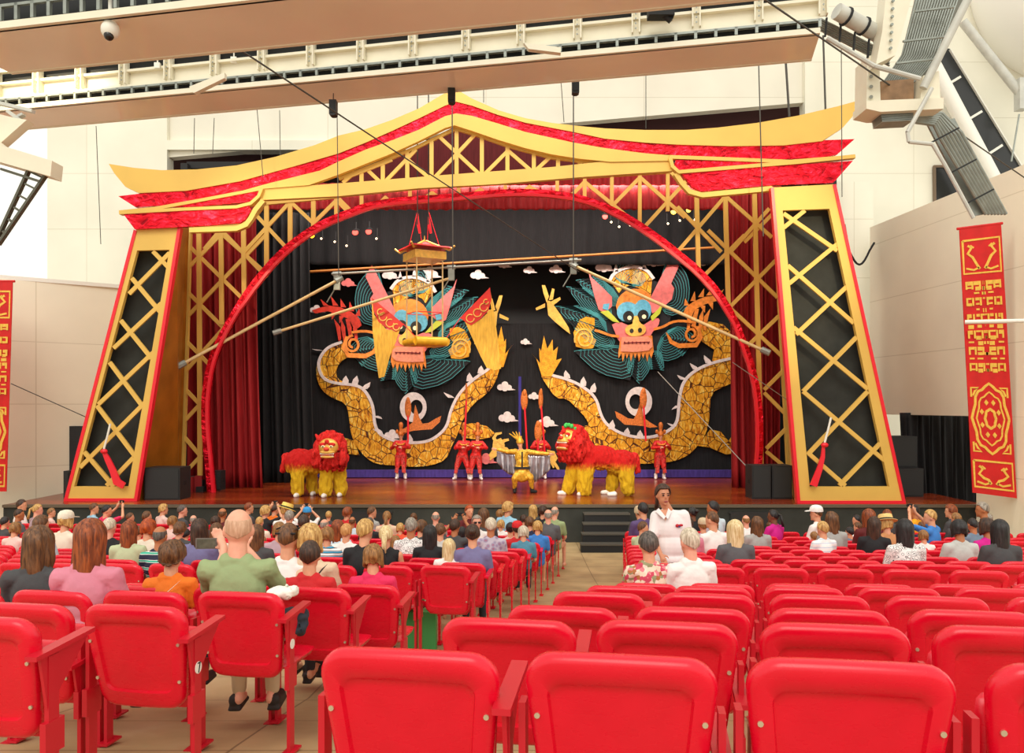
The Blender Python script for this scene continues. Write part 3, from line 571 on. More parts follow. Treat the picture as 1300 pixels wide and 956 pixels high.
# red ribbons tied on the towers
def ribbon(pts, ws, d, label):
    t = thing('tassel_ribbon', label, 'ribbon', tuple(W(*pts[-1], d)), 'red ribbons on the towers')
    m = MB(); m.strip(pts, ws, d, .05); obj('tail', m, REDP, t)
    m = MB(); m.ell(W(pts[0][0]+1, pts[0][1], d), (.09, .07, .06), 10, 7); obj('knot', m, REDP, t, 179)
    m = MB(); m.path([W(pts[0][0]+1, pts[0][1]-3, d), W(pts[0][0]+6, pts[0][1]-22, d), W(pts[0][0]+9, pts[0][1]-35, d)], .025, 6); obj('cord', m, WHITE, t)
ribbon([(131,573),(136,583),(143,598),(148,612),(157,617)], [4, 7, 8, 10, 8], 19.95, 'red ribbon dangling on the left golden tower')
ribbon([(1046,565),(1045,580),(1041,595),(1037,606),(1033,617)], [3, 5, 7, 8, 9], 19.45, 'red ribbon dangling on the right golden tower')
# ---------------------------------------------------------------- banners
BANR = mat('banner_red_satin', (205, 12, 18), .5, 0, .12, 4); BANG = mat('banner_gold_print', (238, 196, 84), .4, .15, .1, 20)
def banner(label, fx, x0, x1, y0, y1, d, clip=None):
    # u 0..1 across, v 0..1 down
    def P(u, v): return (x0[0]+(x0[1]-x0[0])*v+u*((x1[0]+(x1[1]-x1[0])*v)-(x0[0]+(x0[1]-x0[0])*v)), y0+(y1-y0)*v+(6 if fx > 0 else 0)*(u-.5)*(2*v-1)*1.2)
    t = thing('hanging_banner', label, 'banner', tuple(W(*P(.5, 1), d)), 'red and gold wall banners')
    m = MB(); n = 14
    pts = [P(0, i/n) for i in range(n+1)]+[P(1, 1-i/n) for i in range(n+1)]; m.pp(pts, d, .02); obj('cloth', m, BANR, t)
    m = MB(); dd = d-.012
    def ln(pl, w=2.2): m.strip([P(*p) for p in pl], w, dd, .014)
    for v0, v1 in ((.045, .17), (.875, .975)):
        ln([(.06, v0), (.94, v0), (.94, v1), (.06, v1), (.06, v0)], 2.6)
        for s in (-1, 1):
            c = .5+s*.2; ln([(c+s*.12, v0+.02), (c+s*.04, v0+.03), (c+s*.13, v0+.05), (c+s*.02, v0+.065), (c-s*.08, v1-.03), (c-s*.14, v1-.015)], 3.2)
            ln([(c+s*.18, v1-.02), (c, v1-.012), (c-s*.12, v1-.02)], 2.4); ln([(c-s*.02, v0+.03), (c+s*.06, v0+.02)], 2)
    random.seed(11)
    for r in range(17):
        v = .2+r*.0205; half = [(.08, .2), (.26, .4), (.44, .5)]
        for (a, b) in half:
            if random.random() < .82:
                h = random.choice((2.2, 3.6, 5)); aa = a+random.uniform(0, .05); bb = b+random.uniform(-.02, .03)
                for q in ((aa, bb), (1-bb, 1-aa)): m.pp([P(q[0], v), P(q[1], v), P(q[1], v+h/340), P(q[0], v+h/340)], dd, .014)
        if r % 3 == 0:
            for u in (.1, .24, .42, .58, .76, .9): m.bar(*P(u, v), *P(u, v+.03), 2.2, dd, .014)
    for k, (rx, ry) in enumerate(((.40, .125), (.30, .095), (.12, .035))):
        ln([(.5+rx*cos(a*pi/14)*(1+.07*cos(8*a*pi/14)), .715+ry*sin(a*pi/14)*(1+.05*cos(8*a*pi/14))) for a in range(29)], 3.2 if k != 1 else 2)
    for a in range(8): u, v = .5+.21*cos(a*pi/4+.4), .715+.065*sin(a*pi/4+.4); m.pp([P(u-.05, v), P(u, v-.011), P(u+.05, v), P(u, v+.011)], dd, .014)
    for (u, v) in ((.12, .6), (.88, .6), (.12, .84), (.88, .84)):
        s = 1 if u < .5 else -1; w_ = 1 if v < .7 else -1; ln([(u-s*.04, v+w_*.035), (u-s*.04, v), (u+s*.14, v), (u+s*.05, v+w_*.012), (u, v+w_*.03)], 2.4)
    obj('gold_pattern', m, BANG, t)
    m = MB(); a, b = W(*P(0, 0), d), W(*P(1, 0), d); m.tube(a+Vector((-.04, .02, .02)), b+Vector((.04, .02, .02)), .03, 8); obj('hanging_rod', m, BANR, t)
banner('long red banner with gold oval medallion on the right wall', 1, (1218, 1235), (1271, 1291), 288, 629, 17.9)
banner('long red gold banner cut by the left frame edge', -1, (-38, -44), (16, 8), 358, 624, 19.9)
# ---------------------------------------------------------------- dragon backdrop
DB = 26.9
def scale_mat():
    m, nt, b, tc = base_mat('gold_dragon_scales', .35, .35)
    v = nd(nt, 'ShaderNodeTexVoronoi', feature='DISTANCE_TO_EDGE', Scale=2.9); nt.links.new(mp(nt, tc, (1, 1, 1.15)).outputs[0], v.inputs['Vector'])
    n = nd(nt, 'ShaderNodeTexNoise', Scale=9.0, Detail=5.0, Distortion=1.0); nt.links.new(mp(nt, tc, (1.6, 1, .5)).outputs[0], n.inputs['Vector'])
    cr = ramp(nt, [(.3, (140, 78, 14)), (.43, (226, 148, 26)), (.58, (250, 188, 54)), (.72, (255, 236, 140))]); nt.links.new(n.outputs['Fac'], cr.inputs[0])
    st = ramp(nt, [(.0, (96, 66, 120)), (.022, (96, 66, 120)), (.034, (255, 255, 255))]); nt.links.new(v.outputs['Distance'], st.inputs[0])
    mx = nd(nt, 'ShaderNodeMix', data_type='RGBA', blend_type='MULTIPLY'); mx.inputs[0].default_value = 1; nt.links.new(cr.outputs[0], mx.inputs[6]); nt.links.new(st.outputs[0], mx.inputs[7]); nt.links.new(mx.outputs[2], b.inputs['Base Color'])
    bp = nd(nt, 'ShaderNodeBump', Strength=.5, Distance=.06); nt.links.new(n.outputs['Fac'], bp.inputs['Height']); nt.links.new(bp.outputs[0], b.inputs['Normal'])
    return m
SCALE = scale_mat()
bd = thing('dragon_backdrop', 'black backdrop appliqued with two huge golden dragons facing front', 'backdrop', (0, DB, SZ), None)
mb = MB(); n = 120; rs = []
for z in (SZ, SZ+5.0): rs.append([Vector((-7.6+15.1*i/n, DB+.06+.012*sin(i*1.9), z)) for i in range(n+1)])
a, b = rs; N = n+1
mb.add(a+b+[v+Vector((0, .05, 0)) for v in a+b], [[i, i+1, N+i+1, N+i] for i in range(n)]+[[2*N+i, 3*N+i, 3*N+i+1, 2*N+i+1] for i in range(n)])
bco = obj('cloth', mb, mat('black_backdrop_cloth', (15, 14, 18), .95, 0, .3, 5, stretch=(5, 5, .4)), bd, 179)
WHT = mat('white_applique', (226, 214, 212), .5, 0, .12, 10, .3, 25); PNK = mat('pink_applique', (232, 120, 118), .5, 0, .15, 8); TEAL = mat('teal_cord', (70, 160, 165), .4); BLUE = mat('blue_applique', (96, 176, 206), .4, .1, .2, 12)
ORG = mat('orange_applique', (236, 138, 52), .4, .2, .22, 9, .3, 25); EYEB = mat('eye_black', (14, 12, 14), .4); EYEW = mat('eye_ivory', (255, 246, 200), .3); REDA = mat('red_applique', (220, 60, 40), .45, .1, .2, 8); GLIGHT = mat('pale_gold_applique', (240, 190, 90), .35, .35, .15, 10, .3, 25); LIP = mat('lip_pink', (240, 150, 120), .5, 0, .12, 12)
def dragon(side, M, body, spine, spikes):
    # M maps right-dragon picture coordinates to this dragon
    nm = f'dragon on the {side} side'
    def poly(pts, z, m_=None, mi=0, mm=True): (m_ or MB()).pp([M(*p) if mm else p for p in pts], DB-z, .05, mi)
    def lab(o, l): o['label'] = l; return o
    m = MB(); m.pp(smoothp(body+[body[0]], 1)[:-1], DB-.03, .06)
    hb = [(881,424),(893,434.6),(907,444),(904.6,457.7),(914,460),(931,458),(930,423),(918,412),(900,408),(891,413)]
    if side == 'right': m.pp(hb, DB-.04, .06); m.pp([(886,566),(902,545),(915,548),(925,560),(936,545),(936,575),(922,577),(900,568)], DB-.02, .05); m.pp([(729,545),(752,538),(752,564),(731,566),(736,556)], DB-.02, .05)
    else: m.pp([(400,560),(408,552),(430,553),(450,560),(456,578),(440,576),(430,574)], DB-.02, .05); m.pp([(585,540),(600,537),(618,541),(628,550),(622,556),(607,558),(590,556)], DB-.02, .05)
    lab(obj('dragon_body', m, SCALE, bd), f'golden scaled body of the {nm}')
    m = MB(); m.strip(smoothp(spine, 2), 3.6, DB-.06, .06)
    for (x, y, dx, dy) in spikes: m.pp([(x-4, y), (x+dx*.5-3, y+dy*.6), (x+dx, y+dy), (x+dx*.4+4, y+dy*.4), (x+4, y)], DB-.05, .05)
    obj('dragon_spine', m, WHT, bd)
    # tail flame
    tx, ty = (694, 470) if side == 'right' else (633, 458); s = 1 if side == 'right' else -1
    m = MB()
    for a, L in ((-62, 34), (-95, 44), (-78, 40), (-110, 30), (-135, 30), (-35, 26)):
        e = (tx+s*cos(R(a))*L*.9, ty+sin(R(a))*L); q = R(a); m.pp([(tx-6*s, ty+8), ((tx+e[0])/2-sin(q)*-5*s, (ty+e[1])/2-4), e, ((tx+e[0])/2+sin(q)*-5*s, (ty+e[1])/2+4), (tx+6*s, ty+8)], DB-.05-.0003*(a+140), .05)
    lab(obj('dragon_tail', m, GSEQ, bd), f'flame shaped golden tail tip of the {nm}')
    # rear claw
    m = MB()
    if side == 'left':
        m.pp([(626,560),(636,556),(641,565),(638,575),(624,583),(620,578),(625,571)], DB-.06, .05)
        for q, w_ in (([(630,562),(627,556),(630,551),(637,549.5)], [5,4.5,4,2]), ([(636,564),(640,559.5),(646,558)], [5,4,3]), ([(637,569),(643,570),(648,574)], [5,4,2]), ([(626,578),(622,584)], [4,2])): m.strip(q, w_, DB-.08, .05)
    else:
        m.pp([(694,571),(704,573),(708,582),(703,590),(697,584)], DB-.06, .05)
        for q, w_ in (([(704,588),(708,594),(710,598)], [4,3.4,2]), ([(700,586),(703,594)], [4,2])): m.strip(q, w_, DB-.08, .05)
    lab(obj('dragon_claw', m, GLIGHT, bd), f'spread golden rear claw of the {nm}')
    # mane
    locks = [[(719,364),(745,366),(775,385),(778,408),(745,398)],[(705,389),(735,388),(768,402),(772,430),(735,420)],[(731,356),(758,350),(785,372),(786,392),(755,378)],[(792,326),(806,340),(822,352),(812,366),(780,356),(782,340)],
             [(848,325),(862,335),(873,350),(876,372),(870,395),(848,402),(836,385),(840,350)],[(729,446),(765,437),(795,440),(806,458),(800,483),(760,474)],[(812,487),(795,470),(800,448),(826,446),(826,468)],[(843,470),(824,468),(822,450),(838,444),(842,456)],[(884,430),(866,452),(842,460),(832,446),(842,422),(866,412)],[(716,400),(732,420),(756,440),(776,446),(782,428),(750,412)]]
    m = MB()
    for i, L in enumerate(locks):
        poly(L, .03+.004*i, m)
        cx = sum(p[0] for p in L)/len(L)*.75+808*.25; cy = sum(p[1] for p in L)/len(L)*.75+400*.25
        for k in range(9):
            f = 1-k*.105; q = [(cx+(p[0]-cx)*f, cy+(p[1]-cy)*f) for p in L]; q = smoothp(q+[q[0], q[1]], 1)
            m.strip([M(*p) for p in q], .6, DB-.055-.004*i, .02, 1)
    poly([(770,370),(800,345),(840,360),(852,400),(842,440),(800,462),(766,440),(756,405)], .025, m)
    lab(obj('dragon_mane', m, [mat('mane_black', (24, 26, 32), .8), TEAL], bd), f'black mane with teal contour cords of the {nm}')
    # head loop, horns and ears
    hd = bpy.data.objects.new('dragon_head', None); C.objects.link(hd); hd.parent = bd; hd['label'] = f'glaring face of the {nm}'
    c = W(*M(808, 400), DB); hd.location = c-wloc(bd)
    m = MB(); L = [(775,357),(780,348),(792,341),(806,339.5),(820,343),(828,353),(826,378),(812,366),(800,362),(790,366),(786,372)]
    poly(L, .06, m); obj('head_crest', m, SCALE, hd)
    m = MB(); m.strip([M(*p) for p in smoothp([(773,358),(779,347),(792,340),(806,338),(821,342),(830,354)], 1)], 4, DB-.1, .04)
    for x, y in ((782,342),(800,335),(818,339)): poly([(x-3,y+3),(x,y-9),(x+3,y+3)], .1, m)
    obj('crest_edging', m, WHT, hd)
    m = MB(); poly([(746,341),(751,352),(766,366),(777,377),(777,389),(768,397),(760,393),(755,377)], .14, m); poly([(854,323),(862,338),(852,360),(856,366),(853,380),(842,390),(828,398),(824,382),(836,358)], .14, m); obj('horn', m, PNK, hd)
    m = MB(); poly([(762,396),(772,394),(780,402),(787,410),(778,408)], .16, m, 1); poly([(826,402),(836,392),(842,384),(838,398),(828,408)], .16, m, 1); poly([(766,386),(774,385),(772,394),(765,392)], .17, m, 0); obj('ear_trim', m, [BLUE, mat('lime_applique', (190, 200, 60), .4)], hd)
    m = MB(); poly(smoothp([(782,388),(786,376),(796,368),(808,366),(822,370),(830,382),(830,396),(800,400),(784,398)], 1), .12, m); obj('brow', m, ORG, hd)
    m = MB()
    for (x, y, w, h) in ((797,396,14,13),(816,394,11,14)): m.pp([M(x+w*cos(R(a)), y+h*sin(R(a))) for a in range(0, 360, 24)], DB-.15-.01*(x > 800), .05)
    obj('eye_patch', m, BLUE, hd)
    m = MB(); poly(smoothp([(777,412),(786,408),(800,414),(815,414),(830,404),(838,404),(836,414),(826,424),(822,440),(792,440),(784,430)], 1), .14, m); obj('cheek', m, PNK, hd)
    for x, y, r_ in ((798,402,7),(816.5,400.5,7)):
        m = MB(); m.pp([M(x+r_*cos(R(a)), y+r_*1.05*sin(R(a))) for a in range(0, 360, 20)], DB-.19, .05); m.pp([M(x+1.2+2.7*cos(R(a)), y+1.5+2.8*sin(R(a))) for a in range(0, 360, 30)], DB-.21, .04, 1); obj('eye', m, [EYEB, EYEW], hd)
    m = MB(); poly(smoothp([(804,402),(810,400),(812,410),(820,414),(820,422),(812,427),(800,427),(793,421),(795,414),(803,411)], 1), .19, m); m2 = m
    m2.pp([M(802+2.6*cos(R(a)), 420+3*sin(R(a))) for a in range(0, 360, 30)], DB-.21, .03, 1); m2.pp([M(812.5+2.6*cos(R(a)), 419+3*sin(R(a))) for a in range(0, 360, 30)], DB-.21, .03, 1); obj('nose', m2, [GLIGHT, EYEB], hd)
    m = MB(); P_ = [(788,428),(828,426),(830,446)]
    for k in range(9): P_ += [(829-k*5, 448), (827-k*5.2, 455+(k % 2)*4)]
    P_ += [(785,448)]; poly(P_, .15, m); obj('jaw', m, ORG, hd)
    m = MB(); poly(smoothp([(789,428),(810,427),(827,427),(829,444),(808,447),(788,446)], 1), .18, m); m.strip([M(792, 435.5), M(808, 434.5), M(825, 434)], .9, DB-.2, .03, 1)
    for k in range(7): q = M(793+k*5, 435); m.pp([(q[0]-.8, q[1]-1.4), (q[0]+.8, q[1]-1.4), (q[0]+.8, q[1]+1.4), (q[0]-.8, q[1]+1.4)], DB-.205, .03, 1)
    obj('mouth', m, [LIP, mat('dark_red_stitch', (120, 20, 30), .5)], hd)
    m = MB()
    m.strip([M(*p) for p in smoothp([(755,419),(765,422),(775,426),(786,427)], 1)], 3.2, DB-.17, .05)
    m.strip([M(*p) for p in smoothp([(830,418),(842,415),(852,409),(864,407),(880,409)], 1)], 3.2, DB-.17, .05)
    sp = [(878+ (9-a*.012)*cos(R(a))*(1 if 1 else 1), 424+(10-a*.014)*sin(R(a))) for a in range(-90, 470, 20)]
    m.strip([M(*p) for p in sp], 3, DB-.15, .05); m.strip([M(*p) for p in ((886,414),(890,428),(884,438),(862,439),(852,434),(846,422))], [3,5,6,6,5,1], DB-.14, .05)
    obj('whisker', m, ORG, hd)
    # arm with claw, pearl shell, upper paw
    m = MB(); poly([(694,381),(700,383),(712,400),(722,416),(724,424),(716,418),(704,408),(696,400)], .07, m)
    for p in ([(694,384),(690,372),(688,362),(692,362),(697,376)], [(697,381),(701,366),(704,367),(702,380)], [(699,383),(711,377),(712,380),(702,388)], [(692,385),(680,391),(681,394),(692,390)]): poly(smoothp(p, 1) if 0 else p, .09, m)
    lab(obj('dragon_claw', m, GLIGHT, bd), f'raised golden foreclaw of the {nm}')
    m = MB(); poly([(728,422),(736,406),(744,402),(755,404),(755,416),(748,424),(757,432),(753,442),(742,443),(731,440)], .08, m)
    m.strip([M(742+(10-a*.014)*cos(R(a)), 430+(11-a*.016)*sin(R(a))) for a in range(-200, 480, 20)], 2, DB-.12, .05, 1); lab(obj('spiral_pearl', m, [GSEQ, GLIGHT], bd), f'spiral golden shell beside the {nm}')
    m = MB(); cr_ = [(867,400),(870,391),(880,383),(894,377),(908,375),(922,378),(930,381),(926,385),(910,382),(896,386),(882,393),(878,402),(872,404)]
    poly(cr_, .07, m); 
    for x, y, dx, dy in ((872,388,-2,-9),(880,382,2,-12),(890,377,4,-11),(900,375,6,-12),(912,375,7,-8),(884,392,1,12),(892,388,3,9),(902,384,3,9)): poly([(x-3.4,y),(x+dx,y+dy),(x+3.4,y)], .08, m)
    for x, dx in ((875,-2),(882,1),(890,3),(896,6)): poly([(x-2,402),(x+dx,392),(x+3,404),(x,420),(x-3,418)], .1, m)
    lab(obj('flame_fin', m, REDA if side == 'left' else ORG, bd), f'flaming orange fin of the {nm}')
IDM = lambda x, y: (x, y)
LM = lambda x, y: (1326.0-x, y+13)
bodyR = [(698,476),(720,482),(741,492),(757,506),(763,529),(771,541),(789,552),(812,557),(835,554.6),(854,545),(862,534),(863,508.5),(867.7,485),(881.5,471.5),(902,462),(932,454),(932,485),(921,490),(902,499),(901,529),(897,550),(886,566),(874.6,577.7),(856,586),(826,589),(798.5,588),(771,582),(757,571),(750,547.7),(745,531.5),(731.5,517.7),(720,506),(706,506),(694.6,490),(685,474)]
spR = [(690,470),(698,476),(720,481),(741,491),(757,505),(763,528),(771,540),(789,551),(812,556),(835,554),(854,544),(861,533),(862,508),(867,485),(881,471),(902,461),(932,454)]
spkR = [(720,480,-2,-10),(740,490,1,-12),(752,498,3,-12),(776,545,2,-12),(795,553,2,-10),(812,556,1,-10),(856,541,-9,-4),(862,515,-9,5),(868,482,-8,-6),(884,469,-8,-8),(900,461,-6,-10)]
dragon('right', IDM, bodyR, spR, spkR)
bodyL = [(442,438),(432,433.5),(414.6,440),(404,453),(401,471.5),(403,484),(409,496),(421,505),(439,512),(442.7,526),(445,549),(451,565),(464.6,581.5),(478.5,589.6),(501.5,591),(524.6,593),(548,591),(566,584),(573,567.7),(582,549),(587,533),(601,512),(617,501),(628.5,487),(636,462),(628,458),(620,470),(601.5,482),(588,494),(582,501),(572,521.5),(568.5,540),(559,551.5),(543,562),(520,563),(497,559.6),(481,551.5),(475,538),(474,517),(467,501),(455,489),(439,486),(428,481),(426,471.5),(431,460),(442,453)]
spL = [(434,434),(415,441),(405,455),(404,468),(411,482),(428,487),(445,488),(458,491),(467,501),(474,517),(475,538),(481,551),(497,559),(520,562.5),(543,561),(559,551),(568,540),(572,521),(582,500),(601,481),(620,469),(630,458)]
spkL = [(406,445,-10,-2),(438,487,1,-10),(450,488,3,-11),(462,494,8,-9),(476,528,9,4),(477,545,9,6),(520,562,0,-11),(573,505,-10,-7),(596,484,0,-11),(610,474,1,-10)]
dragon('left', LM, bodyL, spL, spkL)
# clouds sewn on the cloth
random.seed(5)
def cloud(x, y, s, m_, label=None):
    m = MB(); k = 4
    for i, (dx, dy, r_) in enumerate(((-.7, .1, .55), (.6, .15, .5), (0, -.45, .55), (0, .35, .5))):
        m.pp([((x+dx*s)+r_*s*cos(R(a)), (y+dy*s*.8)+r_*s*.9*sin(R(a))) for a in range(0, 360, 30)], DB-.02-.008*i, .04)
    m.pp([(x+.6*s, y+.1*s), (x+1.7*s, y+.5*s), (x+.5*s, y+.6*s)], DB-.02, .03)
    obj('cloud', m, m_, bd)
for q in ((402,393,7,0),(442,359,7,1),(495,349,8,0),(545,347,10,0),(607,349,8,0),(640,336,6,0),(672,343,6,0),(706,342,7,0),(767,339,9,0),(830,332,9,0),(893,331,9,0),(667,434,5,0),(641,491,8,0),(644,530,9,0),(678,503,6,0),(694,536,9,0),(617,583,9,1),(498,552,8,0)): cloud(*q[:3], PNK if q[3] else WHT)
# crescent moons with flame rigs
for cx, cy, s, nm in ((524.6, 517, 1, 'left'), (811, 510, -1, 'right')):
    m = MB(); N_ = 32; oo = [W(cx+17*cos(2*pi*a/N_), cy+19*sin(2*pi*a/N_), DB-.03) for a in range(N_)]; ii = [W(cx+s*4+8*cos(2*pi*a/N_), cy+9.5*sin(2*pi*a/N_), DB-.03) for a in range(N_)]
    bk = Vector((0, .04, 0)); m.rings([[v+bk for v in ii], ii, oo, [v+bk for v in oo], [v+bk for v in ii]], True, False, False)
    o = obj('moon_ring', m, WHT, bd); o['label'] = f'white moon ring under the {nm} dragon head'
# aerial pagoda (hangs on two cables)
d = 24.0; pxm = F/d; c = W(539, 436, d); t = thing('aerial_pagoda', 'hanging open pagoda cage with red roof and gold base roll', 'acrobat pagoda', tuple(c))
w = .56; a0 = R(28)
def cn(k, r, z): a = a0+k*pi/2+pi/4; return Vector((c.x+r*cos(a), c.y+r*sin(a), z))
zT = W(0, 330, d).z; zB = W(0, 432, d).z; zA = W(0, 307, d).z
m = MB()
for k in range(4): m.tube(cn(k, w, zB), cn(k, w, zT), .022, 8)
obj('post', m, CANE, t, 40)
m = MB(); m.hull2([cn(k, w+.12, zT-.02) for k in range(4)], [cn(k, w+.12, zT+.2) for k in range(4)]); obj('gold_frieze', m, GLIGHT, t)
m = MB(); rs = []
for (r_, z) in ((w+.28, zT+.2), (w+.25, zT+.24), (w*.7, zT+.34), (w*.3, zT+.5), (.03, zA)): rs.append([cn(k, r_, z+(.1 if (r_ > w) else 0)) for k in range(4)])
m.rings(rs); obj('roof', m, mat('pagoda_red', (226, 26, 30), .4), t)
m = MB()
for k in range(4): m.path([cn(k, .05, zA+.02), cn(k, w*.6, zT+.42), cn(k, w+.22, zT+.24), cn(k, w+.38, zT+.36)], .03, 6)
m.tube(cn(0, 0, zA), Vector((c.x, c.y, zA+.18)), .03, 8, 0, .008); obj('roof_ridge', m, GLIGHT, t, 40)
m = MB(); rr = .13
for k in (2, 3): m.tube(cn(k, w+.1, zB-.06), cn(k+1, w+.1, zB-.06), rr, 14)
m.tube(cn(0, w+.05, zB-.06), cn(1, w+.05, zB-.06), .1, 12); m.tube(cn(1, w+.05, zB-.06), cn(2, w+.05, zB-.06), .1, 12); obj('base_roll', m, mat('yellow_satin', (240, 184, 40), .4, .15, .15, 6), t, 40)
m = MB()
for k in range(4): m.tube(cn(k, w, zB+.78), cn((k+1) % 4, w, zB+.78), .012, 6)
for x in (530, 544): m.tube(W(x, 268, d), W(539+(x-537)*.5, 309, d), .01, 5); m.tube(W(x, 268, d), W(539+(x-537)*3.2, 324, d), .01, 5)
obj('red_cord', m, REDP, t)
for x in (530, 544):
    m = MB(); m.strip([(x, 275), (x+1, 285), (x+3, 296)], [2, 4, 3], d-.05, .04); tag(obj('red_tassel', m, REDP), 'small red tassel on the '+('left' if x < 535 else 'right')+' cable above the hanging pagoda', 'tassel', 'tassels above the pagoda')
def flag(label, red, gold, cloudp, dd):
    t = thing('silk_flag', label, 'flag', tuple(W(*gold[len(gold)//2], dd)), 'silk flags beside the hanging pagoda')
    def drape(pts, off):
        m = MB(); m.pp(pts, dd+off, .04); return m
    obj('gold_field', drape(gold, 0), mat('gold_silk', (240, 180, 60), .35, .3, .22, 4, .5, 5, stretch=(4, 4, .7)), t)
    obj('red_field', drape(red, -.03), mat('red_silk', (226, 40, 26), .4, 0, .15, 4), t)
    m = MB()
    for x, y, r_ in cloudp: m.strip([(x+r_*cos(R(a)), y+r_*sin(R(a))) for a in range(0, 301, 30)], 1.2, dd-.06, .03)
    obj('cloud_emblem', m, GLIGHT, t)
flag('red and gold silk flag hanging left of the open pagoda', [(472,378),(512.7,411.5),(508,417),(503,421),(490,416),(480,408),(474,394)], [(472,378),(475,400),(490,418),(503,421),(508,417),(503,433),(495,452),(488,478),(481,480),(477,455),(473,420)], [(486,402,5),(495,410,5),(503,415,4),(483,396,4)], 24.3)
flag('red and gold silk flag hanging right of the open pagoda', [(622,365),(584,403.5),(590,408),(598,413),(610,405),(620,394),(624,380)], [(622,366),(624,392),(612,404),(598,413),(590,408),(600,430),(610,452),(618,467),(628,470),(636,468),(632,430),(627,395)], [(597,404,5),(606,397,5),(614,390,5),(617,383,3)], 24.3)
m_ = MB(); m_.tube(W(512,411,24.2), W(530,430,23.9), .012, 5); m_.tube(W(584,404,24.2), W(564,433,23.9), .012, 5); tag(obj('red_string', m_, REDP), 'red strings tying the silk flags to the hanging pagoda', 'string')
# gold flame rigs and totem staffs on stage are built with the performers
# ---------------------------------------------------------------- folding seats
def seat_red():
    m, nt, b, tc = base_mat('red_seat_plastic', .3)
    n = nd(nt, 'ShaderNodeTexNoise', Scale=3.0, Detail=5.0); nt.links.new(mp(nt, tc).outputs[0], n.inputs['Vector'])
    cr = ramp(nt, [(.3, (214, 5, 36)), (.7, (234, 9, 46))]); nt.links.new(n.outputs['Fac'], cr.inputs[0]); nt.links.new(cr.outputs[0], b.inputs['Base Color'])
    n2 = nd(nt, 'ShaderNodeTexNoise', Scale=9.0, Detail=6.0); nt.links.new(mp(nt, tc, (1, 1, 3)).outputs[0], n2.inputs['Vector']); rr = nd(nt, 'ShaderNodeMapRange'); rr.inputs[3].default_value = .18; rr.inputs[4].default_value = .38; nt.links.new(n2.outputs['Fac'], rr.inputs[0]); nt.links.new(rr.outputs[0], b.inputs['Roughness'])
    return m
SR = seat_red(); SFR = mat('red_seat_frame', (200, 18, 40), .4); BOLT = mat('bolt_metal', (215, 200, 175), .3, .7)
SW, SH = .478, .46
def rrect(w0, w1, z0, z1, r, n=7, crown=0):
    # rounded trapezoid, w0 half-width at z0, w1 at z1
    pts = []
    for (cx, cz, a0) in ((w1-r, z1-r, 0), (-(w1-r), z1-r, 90), (-(w0-r), z0+r, 180), (w0-r, z0+r, 270)):
        for i in range(n):
            a = R(a0+90*i/(n-1)); pts.append((cx+r*cos(a), cz+r*sin(a)))
    out = []
    for i, p in enumerate(pts):
        q = pts[(i+1) % len(pts)]; out.append(p); k = 6 if (i+1) % n == 0 else 1
        for j in range(1, k): out.append((p[0]+(q[0]-p[0])*j/k, p[1]+(q[1]-p[1])*j/k))
    return [(x, z+(crown*(1-(x/w1)**2) if z > (z0+z1)/2 else -crown*(1-(x/w0)**2))) for x, z in out]
def back_mesh(bolts=True, nn=7):
    mb = MB(); tilt = .2; H0 = .385
    def P(x, y, z): zz = z; return Vector((x, y+.065-(zz)*tilt+.10*(x*x)/.06*.12, zz+H0))
    def ring(w0, w1, z0, z1, r, y, cr=.006): return [P(x, y, z) for x, z in rrect(w0, w1, z0, z1, r, nn, cr)]
    w0, w1 = .205, SW/2
    def shrink(r, f): c = sum(r, Vector())/len(r); return [c+(p-c)*f for p in r]
    f0 = ring(w0-.03, w1-.03, .03, SH-.03, .05, .03); b0 = ring(w0-.07, w1-.08, .10, SH-.1, .03, -.016)
    A = [shrink(f0, .05), shrink(f0, .4), shrink(f0, .75), f0, ring(w0-.006, w1-.006, .006, SH-.006, .07, .022), ring(w0, w1, 0, SH, .075, .008), ring(w0, w1, 0, SH, .075, -.012),
         ring(w0-.007, w1-.007, .007, SH-.007, .07, -.026), ring(w0-.022, w1-.022, .022, SH-.022, .06, -.033), ring(w0-.046, w1-.058, .075, SH-.072, .035, -.033), ring(w0-.052, w1-.064, .082, SH-.079, .032, -.018), b0, shrink(b0, .75), shrink(b0, .4), shrink(b0, .05)]
    mb.rings(A)
    if bolts:
        for s in (-1, 1):
            for z in (.13, .3):
                p = P(s*(w0-.018+(w1-w0)*z/SH-.002), -.033, z); mb.tube(p, p-Vector((0, .006, 0)), .0075, 8, 1)
    return mb
def pan_mesh(down):
    mb = MB(); prof = [(0, .0), (.02, .0), (.4, .0), (.42, .02)]
    rs = []
    L = .40
    for (y, t, b, wk) in ((.0, .012, -.01, .86), (.04, .02, -.02, .97), (.2, .012, -.028, 1), (.34, .018, -.03, 1), (.39, .01, -.028, .96), (.405, -.01, -.02, .9)):
        w = .205*wk; r = []
        for i in range(12):
            a = 2*pi*i/12; x = w*(abs(cos(a))**.35)*(1 if cos(a) >= 0 else -1); z = (t if sin(a) > 0 else b)*(abs(sin(a))**.4)*(1 if 1 else 0); z = t*abs(sin(a))**.4 if sin(a) > 0 else b*abs(sin(a))**.4
            r.append((x, y, z))
        rs.append(r)
    ang = 0 if down else R(80)
    def T(p): x, y, z = p; k_ = 1 if down else .86; return Vector((x, .11+y*k_*cos(ang)-z*sin(ang), (.42 if down else .37)+y*k_*sin(ang)+z*cos(ang)))
    mb.rings([[T(p) for p in r] for r in rs]); return mb
def leg_mesh(s):
    mb = MB(); x = s*.252
    mb.box((x-.009, .02, 0), (x+.009, .075, .70)); mb.box((x-.03, -.01, 0), (x+.03, .12, .012)); mb.box((x-.012, .0, .34), (x+.012, .1, .46)); return mb
